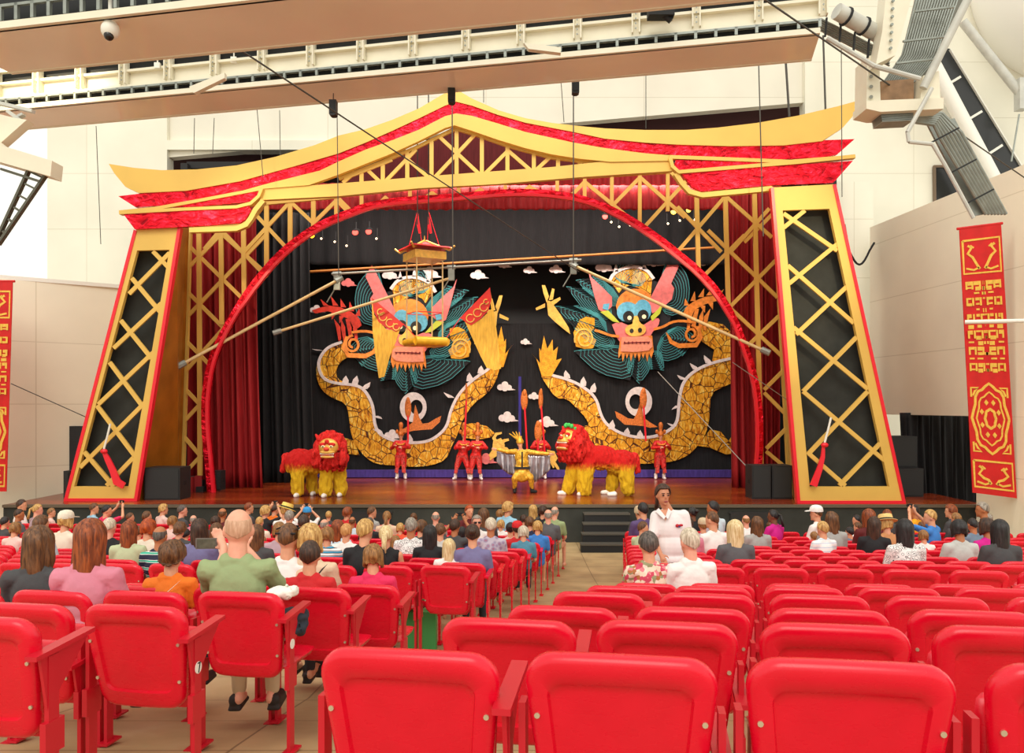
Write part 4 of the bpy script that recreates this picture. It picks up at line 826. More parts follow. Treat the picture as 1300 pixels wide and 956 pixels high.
def arm_mesh():
    mb = MB(); x = .252
    mb.hull2([Vector((x-.024, -.06, .705)), Vector((x+.024, -.06, .705)), Vector((x+.024, .26, .73)), Vector((x-.024, .26, .73))], [Vector((x-.024, -.06, .722)), Vector((x+.024, -.06, .722)), Vector((x+.024, .26, .747)), Vector((x-.024, .26, .747))])
    mb.hull2([Vector((x-.006, .02, .5)), Vector((x+.006, .02, .5)), Vector((x+.006, .25, .73)), Vector((x-.006, .25, .73))], [Vector((x-.006, -.02, .71)), Vector((x+.006, -.02, .71)), Vector((x+.006, .2, .73)), Vector((x-.006, .2, .73))]); return mb
ME = dict(back=back_mesh().mesh('backrest', 60), pan_up=pan_mesh(False).mesh('seat_pan', 60), pan_dn=pan_mesh(True).mesh('seat_pan', 60), legL=leg_mesh(-1).mesh('leg'), legR=leg_mesh(1).mesh('leg'), arm=arm_mesh().mesh('armrest'))
far = MB()
for s_ in (back_mesh(False, 5), pan_mesh(False), leg_mesh(1), leg_mesh(-1), arm_mesh()): far.add(s_.v, s_.f)
ME['far'] = far.mesh('folding_seat', 60)
ORD = ['nearest','second','third','fourth','fifth','sixth','seventh','eighth','ninth','tenth','eleventh','twelfth','thirteenth','fourteenth','fifteenth','sixteenth','seventeenth','eighteenth']
def ordn(i, first='nearest'): return first if i == 0 else (ORD[i] if i < len(ORD) else str(i+1)+'th')
SEATS = []
def add_seat(x, d, th, label, grp, end=False, occ=False, far_=False):
    z = floor_z(d)
    if far_:
        o = link('folding_seat', ME['far'], SR, None, (x, d, z), -th); tag(o, label, 'seat', grp)
    else:
        o = thing('folding_seat', label, 'seat', (x, d, z), grp); o.rotation_euler.z = -th
        link('backrest', ME['back'], [SR, BOLT], o); link('seat_pan', ME['pan_dn' if occ else 'pan_up'], SR, o); link('leg', ME['legR'], SFR, o); link('leg', ME['legL'], SFR, o)
        link('armrest', ME['arm'], SFR, o, (0, 0, 0 if ', first from' in label else -.13))
    SEATS.append((x, d, o)); return o
def plane_th(d): return R(9) if d < 8 else R(9-(d-8)*.85) if d < 16 else R(2)
PITCH = .545
OCC = []      # filled before seats: (x, d) of sitters
def row(block, k, ref_px, ref_d, direction, nmax, far_, grp, x_lim):
    th = plane_th(ref_d); x0 = (ref_px-650)/F*ref_d
    for i in range(nmax):
        s = (i+.5)*PITCH-(PITCH-SW)/2; x = x0+direction*s*cos(th); d = ref_d-direction*s*sin(th)
        px = 650+x/d*F
        if px < -28*8/d or px > 1300+28*8/d: break
        if any(abs(x-a) < .3 and abs(d-b) < .3 for a, b in OCC): occ = True
        else: occ = False
        st = 'occupied' if occ else 'empty'
        rn = ordn(k); rn = 'nearest row' if k == 0 else rn+' nearest row' 
        add_seat(x, d, th, f'{st} red folding seat, {rn} of the {block} block, {ordn(i, "first")} from the aisle', grp, far_=far_, occ=occ)
def build_seats():
    seat_rows()
    for (x, d, o) in SEATS:
        if o.get('label', '').find('near left block, first from') > 0 and 3.3 < d < 4.6:
            m = MB(); zc = .57
            m.tube((.2605, .048, zc), (.2635, .048, zc), .026, 20)
            if d < 4: m.box((.2635, .04, zc+.018), (.2655, .062, zc+.023), 1); m.hull2([Vector((.2635, .056, zc+.02)), Vector((.2635, .062, zc+.02)), Vector((.2635, .05, zc-.022)), Vector((.2635, .044, zc-.022))], [Vector((.2655, .056, zc+.02)), Vector((.2655, .062, zc+.02)), Vector((.2655, .05, zc-.022)), Vector((.2655, .044, zc-.022))], 1)
            q = link('number_tag', m.mesh('number_tag'), [WHITE, BLACK], o); q['label'] = 'white oval number tag'
    # past three hundred, the farthest ones become one object
    S_ = sorted(SEATS, key=lambda q: q[1]); rest = S_[300:]
    if rest:
        mb = MB(); me = ME['far']; vs = [v.co.copy() for v in me.vertices]; fs = [list(p.vertices) for p in me.polygons]
        for x, d, o in rest:
            M_ = Matrix.Translation(o.location) @ Matrix.Rotation(o.rotation_euler.z, 4, 'Z'); mb.add([M_ @ v for v in vs], fs); bpy.data.objects.remove(o)
        tag(obj('folding_seats', mb, SR, None, 60), 'farthest red folding seats in the front rows just before the stage', 'seats', None, 'stuff')
def seat_rows():
    g = 'red folding seats'
    for k, (px, d) in enumerate(((410,2.2),(562,2.95),(645,3.6),(702,4.32),(743,5.25),(778,6.15))): row('front right' if 0 else 'near right', k, px, d, 1, 12, False, g+' of the near right block', 0)
    for k, (px, d) in enumerate(((50,3.0),(238,3.57),(361,4.3),(446,5.0),(508,5.75))): row('near left', k, px, d, -1, 12, False, g+' of the near left block', 0)
    for k, px in enumerate((598,617,633,648,660,670,678.5,686,694,701,708,714)): row('far left', k, px, 7.57+.78*k, -1, 30, k > 0, g+' of the far left block', 0)
    for k, px in enumerate((800,800,798,797,796,795,795,794,794,793,793)): row('far right', k, px, 7.57+.78*k, 1, 30, k > 0, g+' of the far right block', 0)
# ---------------------------------------------------------------- people
SK = {'l': mat('skin_light', (226, 164, 128), .5, 0, .06, 20), 'p': mat('skin_pink', (236, 170, 142), .45, 0, .06, 20), 't': mat('skin_tan', (186, 118, 76), .5, 0, .06, 20), 'b': mat('skin_brown', (122, 74, 48), .5, 0, .08, 20)}
def hair_mat(name, a, b_, rough=.45):
    m, nt, b, tc = base_mat(name, rough)
    n = nd(nt, 'ShaderNodeTexNoise', Scale=9.0, Detail=5.0, Distortion=.4); nt.links.new(mp(nt, tc, (7, 7, 1.1)).outputs[0], n.inputs['Vector'])
    cr = ramp(nt, [(.35, a), (.65, b_)]); nt.links.new(n.outputs['Fac'], cr.inputs[0]); nt.links.new(cr.outputs[0], b.inputs['Base Color'])
    bp = nd(nt, 'ShaderNodeBump', Strength=.7, Distance=.012); nt.links.new(n.outputs['Fac'], bp.inputs['Height']); nt.links.new(bp.outputs[0], b.inputs['Normal'])
    return m
HC = {'black': ((14, 12, 14), (48, 42, 42)), 'dark brown': ((38, 22, 14), (84, 54, 36)), 'brown': ((70, 42, 22), (128, 84, 46)), 'light brown': ((112, 74, 36), (178, 128, 72)), 'auburn': ((92, 38, 14), (170, 84, 34)),
      'red': ((132, 44, 10), (206, 92, 28)), 'blonde': ((160, 112, 52), (232, 190, 116)), 'platinum': ((204, 172, 112), (248, 230, 182)), 'grey': ((110, 100, 90), (182, 172, 158)), 'white': ((178, 162, 138), (236, 224, 202)), 'dark grey': ((56, 50, 46), (112, 100, 92)), 'stubbly': ((196, 150, 118), (222, 180, 148)), 'strawberry blond': ((178, 116, 56), (232, 176, 110))}
HM = {k: hair_mat('hair_'+k.replace(' ', '_'), *v) for k, v in HC.items()}
def pat_mat(kind):
    if kind in MATS: return MATS[kind]
    m, nt, b, tc = base_mat(kind, .75); n = None
    if kind.startswith('stripe'):
        stops = {'stripe_navy': [(0, (26, 32, 58)), (.5, (240, 240, 236)), (.56, (60, 180, 150)), (.78, (60, 180, 150)), (.8, (240, 240, 236)), (.86, (26, 32, 58))],
                 'stripe_blue': [(0, (240, 240, 240)), (.4, (20, 24, 30)), (.55, (40, 160, 210)), (.8, (190, 190, 180)), (.9, (20, 24, 30))],
                 'stripe_white': [(0, (244, 244, 244)), (.5, (244, 244, 244)), (.7, (150, 190, 225)), (.82, (244, 244, 244))]}[kind]
        w = nd(nt, 'ShaderNodeTexWave', wave_type='BANDS', bands_direction='Z', wave_profile='SAW', Scale=3.6 if kind == 'stripe_navy' else 5.0, Distortion=.6); nt.links.new(mp(nt, tc).outputs[0], w.inputs['Vector'])
        cr = ramp(nt, stops, 'CONSTANT'); nt.links.new(w.outputs['Fac'], cr.inputs[0])
    else:
        v = nd(nt, 'ShaderNodeTexVoronoi', Scale={'floral': 30.0, 'scroll': 22.0, 'plaid': 16.0}[kind], feature='F1'); nt.links.new(mp(nt, tc).outputs[0], v.inputs['Vector'])
        if kind == 'floral':
            sp = nd(nt, 'ShaderNodeSeparateColor'); nt.links.new(v.outputs['Color'], sp.inputs[0]); cr = ramp(nt, [(0, (236, 214, 190)), (.25, (206, 70, 96)), (.45, (240, 224, 205)), (.6, (178, 110, 60)), (.72, (226, 130, 140)), (.86, (150, 150, 110))], 'CONSTANT'); nt.links.new(sp.outputs[0], cr.inputs[0])
        elif kind == 'scroll':
            cr = ramp(nt, [(0, (240, 240, 238)), (.3, (40, 40, 46)), (.38, (240, 240, 238)), (.55, (60, 60, 66)), (.6, (238, 238, 236))], 'CONSTANT'); nt.links.new(v.outputs['Distance'], cr.inputs[0])
        else:
            cr = ramp(nt, [(0, (176, 90, 110)), (.35, (150, 140, 170)), (.6, (190, 182, 196))]); nt.links.new(v.outputs['Distance'], cr.inputs[0])
    nt.links.new(cr.outputs[0], b.inputs['Base Color']); return m
SHC = {'white': (240, 238, 234), 'cream': (230, 220, 200), 'beige': (226, 198, 168), 'black': (26, 26, 30), 'charcoal': (70, 70, 72), 'dark grey': (92, 92, 96), 'grey': (168, 168, 164), 'light grey': (196, 198, 194), 'navy': (34, 42, 76), 'blue': (60, 130, 210), 'light blue': (150, 198, 222),
       'pale blue': (200, 220, 232), 'grey-blue': (110, 130, 150), 'lavender': (120, 116, 160), 'green': (150, 168, 120), 'light green': (190, 200, 160), 'teal': (80, 140, 165), 'pink': (212, 130, 150), 'pale pink': (232, 200, 190), 'hot pink': (226, 40, 92), 'magenta': (206, 20, 140), 'red': (204, 30, 36), 'dark red': (96, 22, 24),
       'orange': (240, 120, 24), 'coral': (236, 90, 54), 'yellow-orange': (246, 168, 20), 'pale yellow': (232, 220, 140), 'purple': (92, 72, 120), 'mauve': (186, 160, 170), 'tan': (200, 140, 90)}
PATN = {'stripe_navy': 'navy and teal striped polo', 'stripe_blue': 'blue and black striped top', 'stripe_white': 'white top with pale blue stripes', 'floral': 'pink floral blouse', 'scroll': 'white shirt with black scroll print', 'plaid': 'lilac and pink plaid shirt'}
def shirt_mat(c):
    return pat_mat(c) if c in PATN else mat('cloth_'+c.replace(' ', '_').replace('-', '_'), SHC[c], .8, 0, .08, 5, .25, 14)
PANTS = mat('cloth_trousers', (52, 54, 62), .85, 0, .12, 6); KHAKI = mat('cloth_khaki', (206, 186, 150), .85, 0, .1, 6); SHOE = mat('dark_shoe', (40, 34, 32), .6)
HC0 = Vector((0, .025, .762))      # head centre above the seat, neck pivot just below
_T = {}
def head_prims(mb, c, yaw, k=1.0):
    M3 = Matrix.Rotation(-yaw, 3, 'Z')
    def q(x, y, z): return c+M3 @ Vector((x, y, z))*k
    mb.ell(q(0, 0, .012), (.073*k, .09*k, .1*k), 16, 12, rot=M3); mb.ell(q(0, .022, -.045), (.055*k, .066*k, .068*k), 14, 10, rot=M3)      # skull, jaw
    mb.ell(q(0, .086, -.018), (.012*k, .022*k, .024*k), 10, 8, rot=M3); mb.ell(q(0, .07, -.098), (.022*k, .018*k, .016*k), 10, 8)           # nose, chin
    mb.ell(q(0, .078, -.062), (.023*k, .014*k, .008*k), 10, 8, rot=M3); mb.ell(q(0, .078, .018), (.045*k, .012*k, .01*k), 10, 6, rot=M3)    # lips, brow
    for s in (-1, 1): mb.ell(q(s*.074, -.004, -.008), (.011*k, .019*k, .031*k), 8, 8, rot=M3)
def hand_prims(mb, w, dirv, up, s=1, k=1.0, curl=.5):
    # palm at w pointing along dirv, palm normal = up; five fingers
    dirv = dirv.normalized(); side = dirv.cross(up).normalized()*s; up = side.cross(dirv).normalized()*s
    pc = w+dirv*.045*k; mb.cap(w, .026*k, w+dirv*.07*k, .03*k, 8)
    for i, (o, L) in enumerate(((-.03, .062), (-.01, .075), (.01, .07), (.028, .055))):
        a = w+dirv*.085*k+side*o*k; b_ = a+(dirv*(1-curl*.4)-up*curl*.5).normalized()*L*.5*k; c_ = b_+(dirv*(1-curl)-up*curl).normalized()*L*.5*k
        mb.cap(a-dirv*.02*k, .0095*k, b_, .009*k, 6); mb.cap(b_, .009*k, c_, .0078*k, 6)
    a = w+dirv*.02*k-side*.03*k; b_ = a+(dirv*.6-side*.8)*.035*k; c_ = b_+(dirv*.95-side*.2-up*.2).normalized()*.03*k; mb.cap(a, .013*k, b_, .011*k, 6); mb.cap(b_, .011*k, c_, .009*k, 6)
def arms(pose):
    # shoulder, elbow, wrist for s = +1 (right side, +x)
    if pose == 'lap': return [(Vector((s*.2, -.01, .53)), Vector((s*.245, .06, .27)), Vector((s*.15, .28, .17)), Vector((-s*.3, .9, -.15)), Vector((0, 0, 1))) for s in (1, -1)]
    if pose == 'up': return [(Vector((s*.2, 0, .54)), Vector((s*.27, .22, .62)), Vector((s*.1, .32, .80)), Vector((-s*.35, .25, .9)), Vector((0, 1, 0))) for s in (1, -1)]
    if pose == 'phone': return [(Vector((s*.2, 0, .54)), Vector((s*.25, .2, .36)), Vector((-.12+s*.07, .37, .60)), Vector((-.3, .6, .5)), Vector((0, 1, 0))) for s in (1, -1)]
def body_mesh(pose, yaw, fine):
    key = ('body', pose, yaw, fine)
    if key in _T: return _T[key]
    mb = MB(); head_prims(mb, HC0, yaw, 1.07)
    mb.cap((0, -.01, .56), .062, (0, .012, .72), .052); mb.ell((0, 0, .38), (.16, .1, .2), 16, 10); mb.ell((0, 0, .1), (.15, .115, .14), 16, 10)
    mb.cap((-.15, 0, .53), .055, (.15, 0, .53), .055)
    for (a, e, w, dv, up), s in zip(arms(pose), (1, -1)):
        mb.cap(a, .046, e, .037); mb.cap(e, .036, w, .025); hand_prims(mb, w, dv, up, s, 1, .5)
        mb.cap((s*.09, .02, .07), .075, (s*.11, .43, .075), .055); mb.cap((s*.11, .43, .075), .053, (s*.115, .44, -.33), .036); mb.cap((s*.115, .41, -.36), .036, (s*.12, .56, -.385), .03)
    me = remesh(mb, .009 if fine else .015, 'body', 3 if fine else 2); slim(me); _T[key] = me; return me
def slim(me, k=.87):
    for v in me.vertices:
        z = v.co.z; f = k if z < .56 else k+(1-k)*min(1, (z-.56)/.09); v.co.x *= f
def shirt_mesh(pose, kind, fine):
    key = ('shirt', pose, kind, fine)
    if key in _T: return _T[key]
    mb = MB(); k = .014
    mb.ell((0, -.005, .4), (.185, .128, .2), 20, 14); mb.ell((0, .0, .2), (.178, .135, .18), 20, 12); mb.ell((0, .0, .08), (.172, .13, .1), 16, 10); mb.cap((-.15, -.005, .53), .068, (.15, -.005, .53), .068)
    mb.cap((-.06, -.01, .575), .058, (.06, -.01, .575), .058)
    if kind != 'tank':
        mb.ell((0, .0, .6), (.075, .07, .035), 14, 8)
        for (a, e, w, dv, up) in arms(pose):
            f = .72; mb.cap(a, .064, a.lerp(e, f), .058)
            if kind == 'long': mb.cap(a.lerp(e, f), .055, e, .048); mb.cap(e, .048, w, .034)
    me = remesh(mb, .01 if fine else .018, 'shirt', 3); slim(me)
    if fine:
        for v in me.vertices:
            c = v.co; a = noise.noise(Vector((c.x*5, c.y*5, c.z*11)))*.010+noise.noise(Vector((c.x*14, c.y*14, c.z*20)))*.004; v.co = c+v.normal*a
    _T[key] = me; return me
def trouser_mesh():
    if 'tr' in _T: return _T['tr']
    mb = MB(); mb.ell((0, 0, .09), (.178, .14, .11), 16, 10)
    for s in (-1, 1): mb.cap((s*.09, .02, .08), .09, (s*.115, .43, .075), .07); mb.cap((s*.115, .43, .075), .07, (s*.12, .45, -.3), .055)
    _T['tr'] = remesh(mb, .018, 'trousers', 3); slim(_T['tr']); return _T['tr']
def shoe_mesh(s):
    k = 'shoe%d' % s
    if k in _T: return _T[k]
    mb = MB(); mb.cap((s*.12, .42, -.37), .045, (s*.125, .58, -.39), .038); mb.box((s*.12-.04, .38, -.43), (s*.12+.045, .62, -.41)); _T[k] = remesh(mb, .012, 'shoe', 2); return _T[k]
def hair_mesh(style, fine=False):
    key = ('hair', style, fine)
    if key in _T: return _T[key]
    mb = MB(); na, nj = (48, 16) if fine else (28, 12)
    rx, ry, rz = .084, .098, .112
    P0 = 0; amp, kf = .004, 9
    def lim(a):          # a = angle from front (0) to back (pi): polar limit in degrees and drop length
        f = a/pi
        if style in ('short', 'grey_crop'): return (58 if f < .28 else 58+(f-.28)/.2*32 if f < .48 else 92+(f-.48)/.52*34), 0
        if style == 'buzz': return (60 if f < .28 else 60+(f-.28)/.2*28 if f < .48 else 88+(f-.48)/.52*30), 0
        if style in ('bald', 'ring'): return (60 if f < .4 else 88+(f-.4)/.6*32), 0
        if style == 'curly': return (62 if f < .3 else 95+(f-.3)/.7*30), (.0 if f < .45 else .015)
        if style in ('bob',): return (58 if f < .28 else 90), (0 if f < .28 else .085+.03*sin(f*5))
        if style in ('long', 'wavy'): return (58 if f < .28 else 90), (0 if f < .28 else (.17+.2*min(1, (f-.28)/.35))*(1+.12*noise.noise(Vector((a*4, 1, 2)))))
        if style in ('pony', 'bun'): return (56 if f < .28 else 56+(f-.28)/.2*42 if f < .48 else 98+(f-.48)/.52*26), 0
        return 90, 0
    if style == 'buzz': rx, ry, rz = .077, .093, .106; amp = .001
    if style == 'grey_crop': rx, ry, rz = .08, .096, .108; amp = .003; kf = 15
    if style == 'curly': rx, ry, rz = .096, .108, .118; amp = .011; kf = 8
    if style in ('bald', 'ring'): rx, ry, rz = .0752, .092, .1035; amp = .0008; P0 = 62
    if style == 'wavy': amp = .009; kf = 7
    if style == 'bob': rx, ry = .09, .104; amp = .007
    if style in ('long', 'wavy'): rx = .09
    if style == 'long': amp = .006
    outer = []; inner = []
    for i in range(na):
        a = 2*pi*i/na; aa = a if a <= pi else 2*pi-a
        pm, dr = lim(aa); path = []
        p0 = P0 if not (P0 and aa < .42*pi) else pm-1
        for j in range(nj+1):
            t = j/nj
            if dr: tt = t/.55 if t < .55 else 1; dd = 0 if t < .55 else (t-.55)/.45
            else: tt, dd = t, 0
            p = R(p0+(pm-p0)*tt)
            r_ = 1
            x, y, z = rx*sin(p)*sin(a), ry*sin(p)*cos(a), rz*cos(p)+.012
            g = amp*(sin(kf*a+2.5*sin(3*a)+dd*2.0)+.6*noise.noise(Vector((x*30, y*30, z*18+dd*3)))*1.6)*min(1, tt*2)
            l = hypot(x, y) or 1; x += x/l*g; y += y/l*g; z += g*.4
            if dd:
                z -= dr*dd+(.03*dd*sin(5*a) if style in ('long', 'wavy') else .008*dd*sin(9*a)); taper = 1-(.1*dd if style == 'bob' else .12*dd**2)
                if style == 'wavy': taper += .12*sin(dd*9+a*3)*dd
                x *= taper*(1+.12*dd); y = y*taper-(.012*dd if style != 'bob' else 0)
            path.append(Vector((x, y, z)))
        outer.append(path)
        inner.append([Vector((v.x*.86, v.y*.86 if v.z > -.05 or v.y > 0 else v.y*.72, v.z-.0 if v.z < .05 else v.z*.88)) for v in path])
    # loops by j
    O = [[outer[i][j] for i in range(na)] for j in range(nj+1)]; I = [[inner[i][j] for i in range(na)] for j in range(nj, -1, -1)]
    O = [r[::-1] for r in O]; I = [r[::-1] for r in I]
    mb.rings(O+I, True, True, True)
    if style == 'pony':
        p = Vector((0, -.1, .03)); mb.ell(p, (.026, .03, .026), 10, 8)
        for k in range(7): mb.cap(p+Vector((.012*sin(k), -.03, -.01)), .02, p+Vector((.02*sin(k*2), -.05-.006*k % 3, -.2)), .008, 7)
    if style == 'bun': mb.ell((0, -.105, .05), (.045, .04, .042), 14, 10)
    me = mb.mesh('hair', 179); _T[key] = me; return me
def hat_mesh(kind):
    if ('hat', kind) in _T: return _T[('hat', kind)]
    mb = MB(); N = 24
    def ring(r, z, sx=1, sy=1.18, oy=0): return [Vector((r*sx*cos(2*pi*i/N), r*sy*sin(2*pi*i/N)+oy, z)) for i in range(N)]
    if kind == 'cap':
        mb.rings([ring(.089, .035), ring(.09, .06), ring(.083, .1), ring(.06, .13), ring(.02, .142)][::1]); mb.hull2([Vector(p) for p in ((-.06, .09, .04), (.06, .09, .04), (.055, .16, .03), (0, .18, .026), (-.055, .16, .03))], [Vector(p) for p in ((-.06, .09, .048), (.06, .09, .048), (.055, .16, .037), (0, .18, .033), (-.055, .16, .037))])
    elif kind == 'beanie': mb.rings([ring(.09, .0), ring(.094, .03), ring(.092, .08), ring(.07, .125), ring(.02, .145)])
    else: mb.rings([ring(.15, .035), ring(.15, .041), ring(.095, .05), ring(.093, .1), ring(.085, .135), ring(.04, .125), ring(.0001, .12)]); mb.rings([ring(.097, .052), ring(.096, .075)], mi=1)
    me = mb.mesh('hat', 40); _T[('hat', kind)] = me; return me
ROWS_L = [(7.57+.78*k, (598,617,633,648,660,670,678.5,686,694,701,708,714)[k]) for k in range(12)]
def row_d(d0, refpx, x):
    th = plane_th(d0); xr = (refpx-650)/F*d0; return d0-(x-xr)*math.tan(th)
NEARL = [(3.57, 238), (4.3, 361), (5.0, 446), (5.75, 508)]; NEARR = [(6.15, 778)]
FARR = [(7.57+.78*k, 797) for k in range(11)]
HEADTOP = HC0.z+.125
PPL = []
def person(x, yt, h, hs, hc, sc, f=0, near=None, pose='lap', kind='tee', skin='l', extra='', hat=None, who='person', kid=False, sz=None, tail=None):
    PPL.append(dict(x=x, yt=yt, h=h, hs=hs, hc=hc, sc=sc, f=f, near=near, pose=pose, kind=kind, skin=skin, extra=extra, hat=hat, kid=kid, sz=sz))
PEOPLE = '''
25.6 634 14 short|dark brown|white|f=75,extra=nearest the left stage end
22.5 646 12 buzz|dark brown|dark grey|f=60,skin=t
46 640 13 pony|blonde|mauve|f=70,skin=p
64 645 12 short|light brown|pale pink|f=75,kid=1
5 656 11 short|black|charcoal|f=20
18 663 19 bob|light brown|pale pink|f=10
50 654 25 short|brown|pale blue|f=25
82 650 21 bob|blonde|cream|f=25,hat=cap,hatc=cream
46 668 30 wavy|brown|charcoal|near=4.7,f=-10
112 659 31 long|auburn|pink|near=4.3,kind=tee
118 639 12 short|brown|light blue|f=75
134 641 13 short|black|hot pink|f=60,pose=up
137.7 657 26 buzz|white|black|skin=p
164 651 12 short|brown|red|f=60,kid=1
185 649 11 short|brown|red|f=50,kid=1
206 640 13 curly|blonde|pale pink|f=70
230 641 14 short|dark grey|charcoal|f=70,skin=p
163 661 28 long|auburn|light green|f=0
175 668 20 short|brown|cream|f=10
187 659 25 bob|red|cream|f=15
202 668 38 bald|dark grey|stripe_navy|skin=t
217 687 39 curly|brown|orange|near=4.95,kid=1,extra=with a white strap
227 663 22 curly|brown|charcoal|f=10
218 655 12 bob|light brown|pale pink|f=20
235 671 20 short|black|navy|f=0
252 659 30 wavy|dark brown|lavender|f=-5
245 654 13 bald|grey|pink|skin=p
273 655 14 bob|dark brown|charcoal|f=15
274 664 24 long|brown|cream|f=0
301.5 646 50 bald|stubbly|green|near=4.3,skin=p,pose=phone
314.7 638 13 short|auburn|charcoal|f=70
282 645 11 bald|brown|dark red|skin=t
336 642 13 curly|blonde|black|f=40,pose=up
329 656 13 buzz|blonde|cream|f=0
325 666 28 long|brown|charcoal|f=0
333 681 13 short|light brown|tan|kid=1
331 689 14 short|blonde|beige|kid=1
348 640 13 short|dark brown|orange|f=40
362 640 13 short|blonde|white|hat=straw,hatc=yellow,f=20
367 648 13 short|grey|white|f=0
390 645 11 short|brown|white|f=-30,hat=cap,hatc=blue,pose=up
385 653 22 buzz|dark brown|red|f=10,skin=t
417 649 13 short|blonde|charcoal|kid=1
440 644 14 curly|auburn|red|f=30
365 664 31 buzz|brown|white|near=5.75,f=10,extra=with dark glasses pushed up
354 663 22 bob|light brown|mauve|f=0
393 665 32 bob|blonde|beige|near=5.75,extra=with a black shoulder strap
411 659 18 bald|grey|red|f=30,skin=p
415 669 25 bob|light brown|stripe_blue|f=10
392.8 687 36 short|dark brown|red|near=5.0,kid=1
428 660 22 wavy|auburn|pale blue|f=0
439 665 23 short|strawberry blond|white|f=10
447 656 16 bald|brown|pale blue|skin=t
440 695 21 bob|strawberry blond|black|kid=1,extra=with a green headband
471 643 14 short|brown|grey|f=60
469 657 14 short|dark grey|black|f=0
462.5 659 30 short|blonde|black|f=20
489.7 667.6 28 pony|platinum|black|f=0,kind=tank
491 649 13 pony|light brown|beige|f=0
521.6 657 24 grey_crop|grey|scroll|skin=t
508 664 14 bob|blonde|coral|f=0
553 649.6 13 bald|grey|grey|skin=p
558.7 664.5 24 short|brown|light grey|f=0
473.5 691 38 bob|light brown|hot pink|near=5.75,kid=1
502 680 22 long|light brown|charcoal|f=0
545.6 666.6 25 long|black|black|f=0
534 660 20 bob|brown|charcoal|f=40
525 651.5 10 bun|brown|charcoal|f=0
577 659 22 short|dark brown|charcoal|f=20,pose=up,skin=t
595 641 15 short|red|dark red|f=150
605 653.5 19 short|grey|white|f=170,skin=p,extra=in sunglasses facing the camera
614 645 18 long|brown|charcoal|f=0
623 657 22 grey_crop|white|plaid|f=0,skin=t
644 637 16 curly|blonde|light blue|f=60
634.7 647 13 curly|light brown|cream|f=0
635.8 660 16 bob|blonde|white|f=20
648 663.5 14 bun|black|pale pink|f=0
656.7 663 12 short|dark brown|red|hat=cap,hatc=red,kid=1,near=11.9
664.5 667.6 21 bob|white|teal|f=0
600 665.6 23 bun|dark brown|lavender|f=0,near=8.35
570 684 32 long|platinum|white|kid=1,near=8.35
586.6 668.7 20 long|black|navy|f=0
676.7 641 15 wavy|blonde|charcoal|f=0
689 642 12 bob|dark brown|black|f=30,near=15.6
696 646.7 17 bald|grey|dark grey|skin=p
704 643 16 bald|grey|green|f=30,skin=p
672.5 656 17 bob|brown|navy|f=0
682.5 661 16 bob|blonde|blue|f=10
665 653.5 14 bob|dark brown|charcoal|f=0
812 643.7 14 short|brown|charcoal|hat=beanie,hatc=tan,f=-20,far=r
817 638 12 short|black|purple|f=-20,far=r
815 662 19 short|brown|light green|f=90,far=r,kind=long,extra=sitting sideways on the aisle
824 675 37 short|dark grey|floral|near=6.15,skin=l
877 670 37 grey_crop|white|white|near=6.15,kind=long,skin=p,f=-15
872 654 22 short|dark brown|pink|f=0,far=r,skin=t
880 644 15 bun|black|black|f=-40,far=r,skin=b
906.7 636 15 short|black|pale blue|f=-60,far=r,skin=t
905.6 649 11 buzz|brown|white|f=-40,far=r,kid=1
893 659 14 short|light brown|mauve|far=r,hat=cap,hatc=tan
906.7 660 17 bob|light brown|cream|f=-30,far=r
908 670 20 bob|grey|pink|f=0,far=r
934 660 26 long|platinum|dark grey|f=0,far=r
947.5 654 15 bald|light brown|white|f=0,far=r,skin=p
961.6 655.6 20 wavy|brown|grey|f=-10,far=r
978 662.4 13 short|brown|white|f=0,far=r,kid=1
983 647 14 pony|black|magenta|f=-60,far=r,skin=b
1038 643 17 short|brown|white|f=-70,far=r,hat=cap,hatc=white
1056.5 649.6 20 wavy|brown|grey|f=-10,far=r
1045.6 662 21 short|blonde|stripe_white|f=-30,far=r
1034 675 13 short|light brown|pale yellow|far=r,kid=1
1089 653.7 12 short|black|black|f=-60,far=r
1090 663 13 short|brown|white|f=-40,far=r,kid=1
1079.6 669 15 short|black|grey-blue|f=-30,far=r,kid=1
1110 656 22 long|dark brown|black|f=40,far=r
1127 646.7 14 short|auburn|charcoal|f=0,far=r
1126 655 20 bob|blonde|tan|f=-20,far=r,hat=straw,hatc=straw
1104 646 12 long|auburn|dark red|f=0,far=r
1150 659 27 long|black|scroll|f=0,far=r,skin=t
1162 641 14 short|black|yellow-orange|f=-75,far=r,skin=t
1183 647 14 short|blonde|blue|f=-70,far=r,pose=up
1171 662.6 12 short|brown|navy|f=-20,far=r,kid=1
1173 673 19 bob|light brown|white|f=0,far=r,kid=1
1209 640.5 15 curly|auburn|charcoal|f=-70,far=r
1215 651 15 short|light brown|charcoal|f=-20,far=r
1218.8 659.5 27 bob|black|light grey|f=0,far=r,skin=t
1249.5 637.4 17 short|grey|charcoal|f=-75,far=r,skin=t
1236 657.7 19 buzz|black|grey-blue|f=-10,far=r,skin=t
1254.5 657.7 26 bob|dark brown|magenta|f=-15,far=r,skin=t
1270.5 659.5 28 long|black|charcoal|f=10,far=r
1255.7 652 12 short|grey|cream|f=0,far=r
'''
HS = {'short': 'short {} hair', 'grey_crop': 'cropped {} hair', 'buzz': 'close-cut {} hair', 'bald': 'bald crown and {} sides', 'bob': 'chin-length {} hair', 'long': 'long {} hair', 'wavy': 'long wavy {} hair', 'pony': '{} ponytail', 'bun': '{} hair in a bun', 'curly': 'curly {} hair'}
HATN = {'cap': '{} cap', 'straw': '{} brimmed hat', 'beanie': '{} close-fitting hat'}
